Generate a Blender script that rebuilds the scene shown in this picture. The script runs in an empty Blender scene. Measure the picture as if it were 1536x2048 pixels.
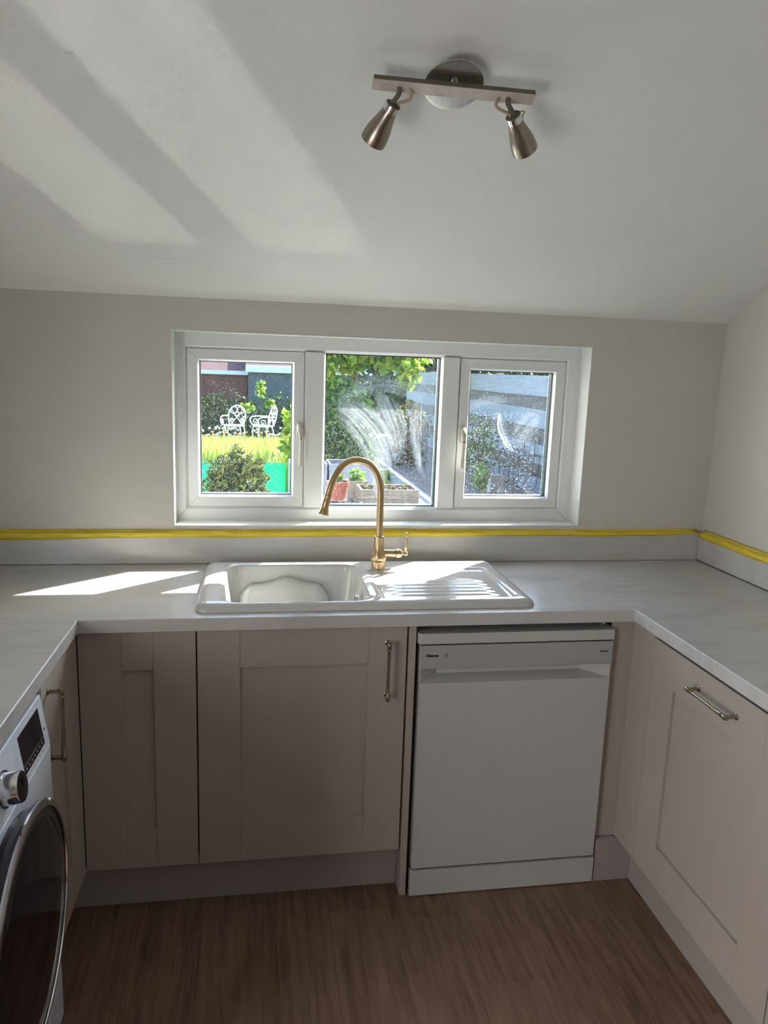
import bpy, bmesh, math, random
import numpy as np
from mathutils import Vector, Matrix

random.seed(7)
rng = np.random.default_rng(11)
scene = bpy.context.scene
C = scene.collection
PI = math.pi

# ---------------------------------------------------------------- camera
cam_d = bpy.data.cameras.new('camera')
cam = bpy.data.objects.new('camera', cam_d)
C.objects.link(cam)
scene.camera = cam
cam_d.sensor_fit = 'VERTICAL'
cam_d.sensor_height = 36.0
cam_d.lens = 36.0 * 1501.94 / 2048.0
cam_d.clip_start = 0.02
cam_d.clip_end = 200
CR = Vector((0.98648825, -0.1602891, 0.03388726))
CU = Vector((-0.00347792, 0.18630602, 0.98248561))
CF = Vector((0.16379513, 0.96932836, -0.18323122))
CP = Vector((-0.2353, -2.6028, 1.5829))
cam.matrix_world = Matrix(((CR.x, CU.x, -CF.x, CP.x), (CR.y, CU.y, -CF.y, CP.y), (CR.z, CU.z, -CF.z, CP.z), (0, 0, 0, 1)))

# ---------------------------------------------------------------- world, sun, added side lamp
world = bpy.data.worlds.new('world')
scene.world = world
world.use_nodes = True
bg = world.node_tree.nodes['Background']
sky = world.node_tree.nodes.new('ShaderNodeTexSky')
sky.sky_type = 'NISHITA'
sky.sun_disc = False
sky.sun_elevation = math.radians(36.6)
sky.sun_rotation = math.radians(49.0)
sky.air_density = 1.0
sky.dust_density = 1.5
sky.ozone_density = 1.0
world.node_tree.links.new(sky.outputs[0], bg.inputs['Color'])
bg.inputs['Strength'].default_value = 1.0

SUN_DIR = Vector((-1.15, -1.0, -1.13))
sun_d = bpy.data.lights.new('sun', 'SUN')
sun_d.energy = 25.0
sun_d.angle = math.radians(0.6)
sun_d.color = (1.0, 0.95, 0.86)
sun = bpy.data.objects.new('sun', sun_d)
sun.rotation_euler = SUN_DIR.to_track_quat('-Z', 'Y').to_euler()
sun.location = (6, 6, 8)
C.objects.link(sun)

# added lamp standing for daylight from an assumed left door, out of frame
side_lamp_d = bpy.data.lights.new('added_side_lamp', 'AREA')
side_lamp_d.shape = 'RECTANGLE'
side_lamp_d.size = 0.86
side_lamp_d.size_y = 1.45
side_lamp_d.energy = 16.0
side_lamp_d.color = (1.0, 0.975, 0.955)
side_lamp = bpy.data.objects.new('added_side_lamp', side_lamp_d)
side_lamp.location = (-1.37, -2.10, 0.82)
side_lamp.rotation_euler = Vector((1, 0, 0)).to_track_quat('-Z', 'Z').to_euler()
C.objects.link(side_lamp)

# portal for the kitchen window
por_d = bpy.data.lights.new('window_portal', 'AREA')
por_d.shape = 'RECTANGLE'
por_d.size = 1.46
por_d.size_y = 0.65
por_d.cycles.is_portal = True
por = bpy.data.objects.new('window_portal', por_d)
por.location = (0.21, 0.19, 1.37)
por.rotation_euler = Vector((0, -1, 0)).to_track_quat('-Z', 'Z').to_euler()
C.objects.link(por)

vs = scene.view_settings
vs.view_transform = 'Standard'
vs.look = 'None'
vs.exposure = 0.53
vs.gamma = 1.0
vs.use_curve_mapping = False
cy = scene.cycles
cy.use_denoising = True
cy.max_bounces = 6
cy.diffuse_bounces = 3
cy.glossy_bounces = 3
cy.transparent_max_bounces = 10
cy.transmission_bounces = 6
cy.caustics_reflective = True
cy.caustics_refractive = False
cy.blur_glossy = 0.0
cy.use_guiding = True
cy.use_adaptive_sampling = True
cy.adaptive_threshold = 0.09
cy.adaptive_min_samples = 20
cy.sample_clamp_indirect = 40.0

# ---------------------------------------------------------------- materials
MATS = {}


class NT:
    def __init__(s, name):
        s.m = bpy.data.materials.new(name)
        s.m.use_nodes = True
        s.t = s.m.node_tree
        s.n = s.t.nodes
        s.b = s.n.get('Principled BSDF')
        s.out = s.n.get('Material Output')

    def node(s, typ, **kw):
        nd = s.n.new(typ)
        for k, v in kw.items():
            if hasattr(nd, k):
                setattr(nd, k, v)
            else:
                nd.inputs[k].default_value = v
        return nd

    def link(s, a, b):
        s.t.links.new(a, b)

    def val(s, sock, v):
        if hasattr(v, 'is_output'):
            s.link(v, sock)
        else:
            sock.default_value = v

    def math(s, op, a, b=0.0, clamp=False):
        nd = s.n.new('ShaderNodeMath')
        nd.operation = op
        nd.use_clamp = clamp
        s.val(nd.inputs[0], a)
        s.val(nd.inputs[1], b)
        return nd.outputs[0]

    def ramp(s, fac, stops):
        nd = s.n.new('ShaderNodeValToRGB')
        el = nd.color_ramp.elements
        while len(el) < len(stops):
            el.new(0.5)
        for e, (p, c) in zip(el, stops):
            e.position = p
            e.color = c if len(c) == 4 else (*c, 1)
        s.link(fac, nd.inputs[0])
        return nd.outputs[0]

    def coords(s, kind='Object', scale=(1, 1, 1), rot=(0, 0, 0), loc=(0, 0, 0)):
        tc = s.n.new('ShaderNodeTexCoord')
        mp = s.n.new('ShaderNodeMapping')
        mp.inputs['Scale'].default_value = scale
        mp.inputs['Rotation'].default_value = rot
        mp.inputs['Location'].default_value = loc
        s.link(tc.outputs[kind], mp.inputs[0])
        return mp.outputs[0]

    def noise(s, vec, scale=5.0, detail=4.0, rough=0.5, dist=0.0, dim='3D', w=None):
        nd = s.n.new('ShaderNodeTexNoise')
        nd.noise_dimensions = dim
        s.link(vec, nd.inputs['Vector'])
        nd.inputs['Scale'].default_value = scale
        nd.inputs['Detail'].default_value = detail
        nd.inputs['Roughness'].default_value = rough
        nd.inputs['Distortion'].default_value = dist
        if w is not None:
            s.val(nd.inputs['W'], w)
        return nd.outputs['Fac']

    def bump(s, h, strength=0.1, dist=0.01):
        nd = s.n.new('ShaderNodeBump')
        nd.inputs['Strength'].default_value = strength
        nd.inputs['Distance'].default_value = dist
        s.link(h, nd.inputs['Height'])
        s.link(nd.outputs[0], s.b.inputs['Normal'])

    def base(s, col=None, rough=0.5, metal=0.0, spec=0.5, coat=0.0, coat_rough=0.05, trans=None):
        if col is not None:
            s.val(s.b.inputs['Base Color'], col if hasattr(col, 'is_output') else (*col, 1))
        s.val(s.b.inputs['Roughness'], rough)
        s.b.inputs['Metallic'].default_value = metal
        s.b.inputs['Specular IOR Level'].default_value = spec
        s.b.inputs['Coat Weight'].default_value = coat
        s.b.inputs['Coat Roughness'].default_value = coat_rough
        return s.m


def plain(name, col, rough=0.5, metal=0.0, spec=0.5, var=0.06, scale=6.0, bump=0.0, bscale=200.0, coat=0.0):
    k = NT(name)
    v = k.coords('Object')
    f = k.noise(v, scale, 4, 0.55)
    lo = tuple(max(0, c * (1 - var)) for c in col)
    hi = tuple(min(1, c * (1 + var)) for c in col)
    k.base(k.ramp(f, [(0.3, lo), (0.7, hi)]), rough, metal, spec, coat)
    if bump:
        k.bump(k.noise(v, bscale, 2, 0.5), bump, 0.002)
    MATS[name] = k.m
    return k.m


plain('wall_paint', (0.70, 0.675, 0.62), 0.75, var=0.025, scale=2.5, bump=0.12, bscale=260)
plain('rear_paint', (0.50, 0.46, 0.42), 0.75, var=0.03, scale=2.5)
plain('ceiling_paint', (0.86, 0.855, 0.83), 0.7, var=0.025, scale=2.0, bump=0.15, bscale=180)
plain('white_paint', (0.82, 0.83, 0.80), 0.45, var=0.03, scale=5)
plain('pvc', (0.86, 0.875, 0.86), 0.32, var=0.02, scale=4)
plain('pvc_seam', (0.30, 0.30, 0.28), 0.5)
plain('handle_white', (0.70, 0.665, 0.58), 0.3, var=0.02)
plain('gasket', (0.012, 0.016, 0.022), 0.35)
plain('cabinet', (0.44, 0.390, 0.352), 0.42, var=0.015, scale=3)
plain('plinth', (0.40, 0.35, 0.33), 0.5, var=0.02)
plain('carcass', (0.06, 0.055, 0.05), 0.8)
plain('appliance_white', (0.555, 0.55, 0.53), 0.30, var=0.015)
plain('appliance_grey', (0.42, 0.425, 0.43), 0.28, var=0.015)
plain('washer_white', (0.74, 0.79, 0.88), 0.28, var=0.015)
plain('dark_print', (0.03, 0.03, 0.035), 0.5)
plain('grey_print', (0.33, 0.36, 0.42), 0.5)
plain('pale_print', (0.55, 0.58, 0.62), 0.5)
plain('screen', (0.012, 0.010, 0.014), 0.08)
plain('door_glass', (0.012, 0.008, 0.010), 0.06, var=0.0)
plain('door_ring', (0.035, 0.03, 0.035), 0.22)
plain('chrome', (0.80, 0.81, 0.83), 0.10, metal=1.0, var=0.01)
plain('sink_white', (0.61, 0.605, 0.58), 0.07, var=0.01, coat=0.3)
plain('bolt_dark', (0.05, 0.04, 0.03), 0.4)
plain('gap_shadow', (0.035, 0.033, 0.03), 0.6)  # dark colour for the shade in the gap under the side upstand
plain('terracotta', (0.27, 0.060, 0.030), 0.75, var=0.12, scale=20)
plain('pot_beige', (0.229, 0.189, 0.147), 0.8, var=0.12, scale=20)
plain('soil', (0.023, 0.017, 0.013), 0.95, var=0.3, scale=30)
plain('black_plastic', (0.03, 0.032, 0.036), 0.35)
plain('gloss_lid', (0.02, 0.022, 0.026), 0.045, spec=0.28, var=0.0)
plain('wire_black', (0.02, 0.02, 0.022), 0.45)
plain('cast_white', (0.565, 0.571, 0.578), 0.4, var=0.02)
plain('fascia_white', (0.416, 0.458, 0.510), 0.5, var=0.05)
plain('roof_red', (0.060, 0.021, 0.022), 0.8, var=0.2, scale=4)
plain('shed_brown', (0.107, 0.043, 0.030), 0.8, var=0.25, scale=5)
plain('building_grey', (0.061, 0.080, 0.088), 0.8, var=0.2, scale=3)
plain('planter_grey', (0.202, 0.208, 0.242), 0.7, var=0.08, scale=6)
plain('ball_pink', (0.571, 0.202, 0.202), 0.4, var=0.1)
plain('paving', (0.70, 0.69, 0.66), 0.9, var=0.2, scale=3)
plain('bark', (0.13, 0.09, 0.06), 0.9, var=0.25, scale=20)
plain('render_grey', (0.5, 0.5, 0.48), 0.9)
plain('flower_white', (0.36, 0.34, 0.28), 0.7)
plain('flower_orange', (0.571, 0.222, 0.080), 0.7)
plain('flower_yellow', (0.538, 0.483, 0.067), 0.7)


def brushed(name, col, rough, axis_scale=(4, 4, 300), var=0.18):
    k = NT(name)
    v = k.coords('Object', scale=axis_scale)
    f = k.noise(v, 3.0, 3, 0.6)
    lo = tuple(c * (1 - var) for c in col)
    hi = tuple(min(1, c * (1 + var)) for c in col)
    k.base(k.ramp(f, [(0.3, lo), (0.7, hi)]), rough, 1.0)
    MATS[name] = k.m


brushed('brass', (0.60, 0.44, 0.245), 0.33, (60, 60, 60), 0.08)
brushed('handle_metal', (0.34, 0.285, 0.20), 0.24, (60, 60, 60), 0.10)
brushed('steel', (0.58, 0.565, 0.54), 0.26, (220, 8, 8), 0.16)
brushed('lamp_bronze', (0.36, 0.32, 0.26), 0.30, (60, 60, 60), 0.10)
plain('lamp_cream', (0.66, 0.60, 0.54), 0.35, var=0.12, scale=40)
plain('lamp_olive', (0.16, 0.14, 0.10), 0.45, var=0.15, scale=30)
plain('cable_clear', (0.50, 0.41, 0.28), 0.3)


def m_worktop():
    k = NT('worktop')
    v = k.coords('Object', scale=(0.7, 1.6, 1.6))
    a = k.noise(v, 3.2, 8, 0.62, 0.8)
    v2 = k.coords('Object', scale=(1.2, 9, 9), rot=(0, 0, 0.12))
    b = k.noise(v2, 5.0, 6, 0.65, 0.4)
    f = k.math('ADD', k.math('MULTIPLY', a, 0.65), k.math('MULTIPLY', b, 0.35))
    col = k.ramp(f, [(0.33, (0.50, 0.485, 0.465)), (0.5, (0.60, 0.585, 0.565)), (0.66, (0.65, 0.635, 0.615))])
    k.base(col, 0.24, 0, 0.85)
    k.bump(k.noise(k.coords('Object'), 300, 2, 0.5), 0.06, 0.001)
    MATS['worktop'] = k.m


m_worktop()


def m_floor():
    k = NT('oak_floor')
    oi = k.n.new('ShaderNodeObjectInfo')
    rnd = oi.outputs['Random']
    w = k.math('MULTIPLY', rnd, 37.0)
    v = k.coords('Object', scale=(9, 0.8, 9))
    a = k.noise(v, 3.0, 6, 0.6, 1.6, '4D', w)
    v2 = k.coords('Object', scale=(70, 2.2, 70))
    b = k.noise(v2, 3.0, 5, 0.65, 0.5, '4D', w)
    v3 = k.coords('Object', scale=(5, 2.0, 5))
    kn = k.noise(v3, 2.2, 2, 0.5, 0.3, '4D', w)
    wv = k.n.new('ShaderNodeTexWave')
    wv.bands_direction = 'X'
    wv.inputs['Scale'].default_value = 9.0
    wv.inputs['Distortion'].default_value = 7.0
    wv.inputs['Detail'].default_value = 4.0
    wv.inputs['Detail Scale'].default_value = 1.6
    wv.inputs['Detail Roughness'].default_value = 0.62
    mpv = k.coords('Object', scale=(1.0, 0.22, 1.0))
    addv = k.n.new('ShaderNodeVectorMath')
    addv.operation = 'ADD'
    k.link(mpv, addv.inputs[0])
    cmb = k.n.new('ShaderNodeCombineXYZ')
    k.link(w, cmb.inputs[0])
    k.link(w, cmb.inputs[1])
    k.link(cmb.outputs[0], addv.inputs[1])
    k.link(addv.outputs[0], wv.inputs['Vector'])
    f = k.math('ADD', k.math('ADD', k.math('MULTIPLY', a, 0.45), k.math('MULTIPLY', b, 0.33)), k.math('MULTIPLY', kn, 0.22))
    f = k.math('ADD', f, k.math('ADD', 0.045, k.math('MULTIPLY', wv.outputs['Fac'], 0.045)))
    f = k.math('ADD', f, k.math('MULTIPLY', k.math('SUBTRACT', rnd, 0.5), 0.07))
    col = k.ramp(f, [(0.40, (0.090, 0.052, 0.036)), (0.52, (0.19, 0.115, 0.080)), (0.63, (0.26, 0.165, 0.115)), (0.76, (0.34, 0.23, 0.165))])
    k.base(col, 0.46, 0, 0.35)
    k.bump(b, 0.22, 0.0015)
    MATS['oak_floor'] = k.m


m_floor()


def m_tape():
    k = NT('masking_tape')
    v = k.coords('Object', scale=(5, 5, 90), rot=(0, 0, 0.02))
    f = k.noise(v, 2.0, 4, 0.6, 0.5)
    k.base(k.ramp(f, [(0.30, (0.70, 0.50, 0.02)), (0.5, (0.86, 0.66, 0.04)), (0.7, (0.92, 0.76, 0.12))]), 0.45)
    k.bump(f, 0.3, 0.002)
    MATS['masking_tape'] = k.m


m_tape()


def m_leaf(name, c0, c1, c2, trans=0.45):
    k = NT(name)
    v = k.coords('Object')
    f = k.noise(v, 9.0, 3, 0.6)
    gi = k.n.new('ShaderNodeNewGeometry')
    f2 = k.math('ADD', k.math('MULTIPLY', f, 0.5), k.math('MULTIPLY', gi.outputs['Random Per Island'], 0.5))
    col = k.ramp(f2, [(0.25, c0), (0.5, c1), (0.75, c2)])
    k.base(col, 0.55, 0, 0.3)
    tr = k.n.new('ShaderNodeBsdfTranslucent')
    k.link(col, tr.inputs['Color'])
    mx = k.n.new('ShaderNodeMixShader')
    mx.inputs[0].default_value = trans
    k.link(k.b.outputs[0], mx.inputs[1])
    k.link(tr.outputs[0], mx.inputs[2])
    k.link(mx.outputs[0], k.out.inputs['Surface'])
    MATS[name] = k.m


m_leaf('leaf_lime', (0.080, 0.189, 0.021), (0.229, 0.349, 0.040), (0.443, 0.470, 0.080), 0.5)
m_leaf('leaf_mid', (0.021, 0.061, 0.010), (0.054, 0.122, 0.021), (0.147, 0.229, 0.040), 0.35)
m_leaf('leaf_dark', (0.010, 0.027, 0.008), (0.027, 0.058, 0.013), (0.061, 0.101, 0.021), 0.25)
m_leaf('leaf_conifer', (0.030, 0.045, 0.006), (0.085, 0.105, 0.016), (0.17, 0.19, 0.035), 0.25)
m_leaf('leaf_fresh', (0.067, 0.174, 0.021), (0.147, 0.309, 0.034), (0.282, 0.403, 0.067), 0.5)
m_leaf('leaf_dry', (0.067, 0.046, 0.021), (0.134, 0.101, 0.040), (0.134, 0.162, 0.046), 0.3)
m_leaf('grass_blades', (0.147, 0.242, 0.027), (0.296, 0.390, 0.054), (0.470, 0.458, 0.162), 0.45)
m_leaf('green_sheet', (0.015, 0.80, 0.47), (0.02, 0.86, 0.40), (0.03, 0.90, 0.36), 0.55)


def m_lawn():
    k = NT('lawn')
    v = k.coords('Object')
    f = k.noise(v, 5, 6, 0.6)
    k.base(k.ramp(f, [(0.3, (0.094, 0.162, 0.021)), (0.6, (0.202, 0.282, 0.040)), (0.8, (0.282, 0.296, 0.080))]), 0.9)
    MATS['lawn'] = k.m


m_lawn()


def m_gravel():
    k = NT('gravel')
    v = k.coords('Object')
    f = k.noise(v, 40, 4, 0.7)
    k.base(k.ramp(f, [(0.35, (0.074, 0.064, 0.058)), (0.55, (0.147, 0.134, 0.125)), (0.75, (0.269, 0.262, 0.248))]), 0.95)
    k.bump(f, 0.6, 0.02)
    MATS['gravel'] = k.m


m_gravel()


def m_plank(name, c0, c1, c2, sc=(1.5, 30, 30)):
    k = NT(name)
    v = k.coords('Object', scale=sc)
    oi = k.n.new('ShaderNodeObjectInfo')
    f = k.noise(v, 2.5, 5, 0.62, 0.7, '4D', k.math('MULTIPLY', oi.outputs['Random'], 20.0))
    k.base(k.ramp(f, [(0.3, c0), (0.55, c1), (0.75, c2)]), 0.75)
    k.bump(f, 0.2, 0.004)
    MATS[name] = k.m


m_plank('fence_paint', (0.145, 0.169, 0.203), (0.222, 0.251, 0.290), (0.266, 0.295, 0.334), (30, 1.2, 30))
m_plank('fence_dark', (0.067, 0.067, 0.067), (0.114, 0.107, 0.101), (0.162, 0.147, 0.134), (30, 1.2, 30))
m_plank('weathered_wood', (0.107, 0.080, 0.061), (0.202, 0.162, 0.122), (0.282, 0.235, 0.181), (1.5, 30, 30))


def m_glass(name, seed, specks, haze, smear=None, org=(0.0, 0.0)):
    """clear glazing with dried rain specks and wiped soap smears on it"""
    k = NT(name)
    k.n.remove(k.b)
    v = k.coords('Object', loc=(seed, 0, seed * 0.37))
    # fine specks
    vo = k.n.new('ShaderNodeTexVoronoi')
    vo.inputs['Scale'].default_value = 330
    k.link(v, vo.inputs['Vector'])
    sep = k.n.new('ShaderNodeSeparateColor')
    k.link(vo.outputs['Color'], sep.inputs[0])
    area = k.noise(v, 7, 3, 0.6)
    thr = k.math('MULTIPLY', k.math('POWER', sep.outputs[0], 2.5), k.math('MULTIPLY', area, 0.95))
    sp1 = k.math('LESS_THAN', vo.outputs['Distance'], k.math('MULTIPLY', thr, specks))
    vo2 = k.n.new('ShaderNodeTexVoronoi')
    vo2.inputs['Scale'].default_value = 75
    k.link(v, vo2.inputs['Vector'])
    sep2 = k.n.new('ShaderNodeSeparateColor')
    k.link(vo2.outputs['Color'], sep2.inputs[0])
    sp2 = k.math('LESS_THAN', vo2.outputs['Distance'], k.math('MULTIPLY', k.math('GREATER_THAN', sep2.outputs[0], 0.86), 0.13 * specks))
    dirt = k.math('MAXIMUM', k.math('MULTIPLY', sp1, 0.55), k.math('MULTIPLY', sp2, 0.8))
    dirt = k.math('MAXIMUM', dirt, k.math('MULTIPLY', k.noise(v, 14, 4, 0.6), haze))
    tc = k.n.new('ShaderNodeTexCoord')
    sx = k.n.new('ShaderNodeSeparateXYZ')
    k.link(tc.outputs['Object'], sx.inputs[0])
    X, Z = sx.outputs[0], sx.outputs[2]
    for (cx, cz, rx, rz, ang, bend, fine, amt, soft) in (smear or []):
        # stroke coordinates: along / across a gently bent swipe
        ca, sa = math.cos(ang), math.sin(ang)
        dx = k.math('SUBTRACT', X, cx - org[0])
        dz = k.math('SUBTRACT', Z, cz - org[1])
        al = k.math('ADD', k.math('MULTIPLY', dx, ca), k.math('MULTIPLY', dz, sa))
        ac = k.math('SUBTRACT', k.math('MULTIPLY', dz, ca), k.math('MULTIPLY', dx, sa))
        ac = k.math('ADD', ac, k.math('MULTIPLY', k.math('MULTIPLY', al, al), bend))
        cb = k.n.new('ShaderNodeCombineXYZ')
        k.link(k.math('MULTIPLY', al, 3.0), cb.inputs[0])
        k.link(k.math('MULTIPLY', ac, fine), cb.inputs[1])
        cb.inputs[2].default_value = seed + cx * 9
        st = k.noise(cb.outputs[0], 1.0, 5, 0.7, 0.6)
        wob = k.math('MULTIPLY', k.math('SUBTRACT', k.noise(v, 16, 3, 0.6), 0.5), 0.9)
        r2 = k.math('ADD', k.math('POWER', k.math('ABSOLUTE', k.math('DIVIDE', al, rx)), 2.0), k.math('POWER', k.math('ABSOLUTE', k.math('DIVIDE', ac, rz)), 2.0))
        msk = k.math('MULTIPLY', k.math('SUBTRACT', k.math('ADD', 1.0, wob), r2), soft, clamp=True)
        stc = k.math('MULTIPLY', k.math('SUBTRACT', st, 0.36), 3.2, clamp=True)
        dirt = k.math('MAXIMUM', dirt, k.math('MULTIPLY', k.math('MULTIPLY', msk, stc), amt))
    tr = k.n.new('ShaderNodeBsdfTransparent')
    tr.inputs[0].default_value = (0.93, 0.955, 0.96, 1)
    gl = k.n.new('ShaderNodeBsdfGlossy')
    gl.inputs['Roughness'].default_value = 0.02
    ge = k.n.new('ShaderNodeNewGeometry')
    dp = k.n.new('ShaderNodeVectorMath')
    dp.operation = 'DOT_PRODUCT'
    k.link(ge.outputs['Incoming'], dp.inputs[0])
    k.link(ge.outputs['Normal'], dp.inputs[1])
    cosi = k.math('ABSOLUTE', dp.outputs['Value'])
    fr = k.math('ADD', 0.018, k.math('MULTIPLY', k.math('POWER', k.math('SUBTRACT', 1.0, cosi), 5.0), 0.6))
    m1 = k.n.new('ShaderNodeMixShader')
    k.link(fr, m1.inputs[0])
    k.link(tr.outputs[0], m1.inputs[1])
    k.link(gl.outputs[0], m1.inputs[2])
    df = k.n.new('ShaderNodeBsdfDiffuse')
    df.inputs[0].default_value = (0.62, 0.68, 0.74, 1)
    tl = k.n.new('ShaderNodeBsdfTranslucent')
    tl.inputs[0].default_value = (0.42, 0.46, 0.50, 1)
    m2 = k.n.new('ShaderNodeMixShader')
    m2.inputs[0].default_value = 0.5
    k.link(df.outputs[0], m2.inputs[1])
    k.link(tl.outputs[0], m2.inputs[2])
    m3 = k.n.new('ShaderNodeMixShader')
    k.link(dirt, m3.inputs[0])
    k.link(m1.outputs[0], m3.inputs[1])
    k.link(m2.outputs[0], m3.inputs[2])
    k.link(m3.outputs[0], k.out.inputs['Surface'])
    MATS[name] = k.m


# smears: centre x, centre z, half length, half width, angle, bend, fineness, amount, softness
m_glass('glass_specked', 1.7, 0.85, 0.025)
m_glass('glass_soaped', 4.1, 1.0, 0.03, [
    (0.17, 1.365, 0.17, 0.085, -0.95, 1.5, 75, 0.52, 1.6),
    (0.245, 1.41, 0.13, 0.05, -1.2, 1.0, 75, 0.55, 2.0),
    (0.205, 1.54, 0.20, 0.05, 0.02, 2.2, 60, 0.40, 1.2),
    (0.352, 1.38, 0.24, 0.050, -1.50, -0.8, 70, 0.55, 1.6),
    (0.20, 1.20, 0.10, 0.03, -1.45, 0.5, 80, 0.45, 2.0),
    (0.375, 1.50, 0.13, 0.045, -0.9, 2.5, 60, 0.45, 1.6)], (0.21, 1.043))
m_glass('glass_wiped', 8.3, 1.15, 0.05, [
    (0.665, 1.37, 0.085, 0.016, -1.15, -2.5, 110, 0.85, 2.5),
    (0.60, 1.485, 0.10, 0.03, 0.2, 1.5, 70, 0.55, 1.6),
    (0.76, 1.40, 0.10, 0.05, 0.9, 1.5, 60, 0.30, 1.3),
    (0.66, 1.56, 0.16, 0.05, 0.1, 0.7, 50, 0.25, 1.2)], (0.6854, 1.093))


def m_clear():
    k = NT('glass_clean')
    k.n.remove(k.b)
    tr = k.n.new('ShaderNodeBsdfTransparent')
    tr.inputs[0].default_value = (0.955, 0.97, 0.975, 1)
    gl = k.n.new('ShaderNodeBsdfGlossy')
    gl.inputs['Roughness'].default_value = 0.02
    m1 = k.n.new('ShaderNodeMixShader')
    m1.inputs[0].default_value = 0.03
    k.link(tr.outputs[0], m1.inputs[1])
    k.link(gl.outputs[0], m1.inputs[2])
    k.link(m1.outputs[0], k.out.inputs['Surface'])
    MATS['glass_clean'] = k.m


m_clear()


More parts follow.
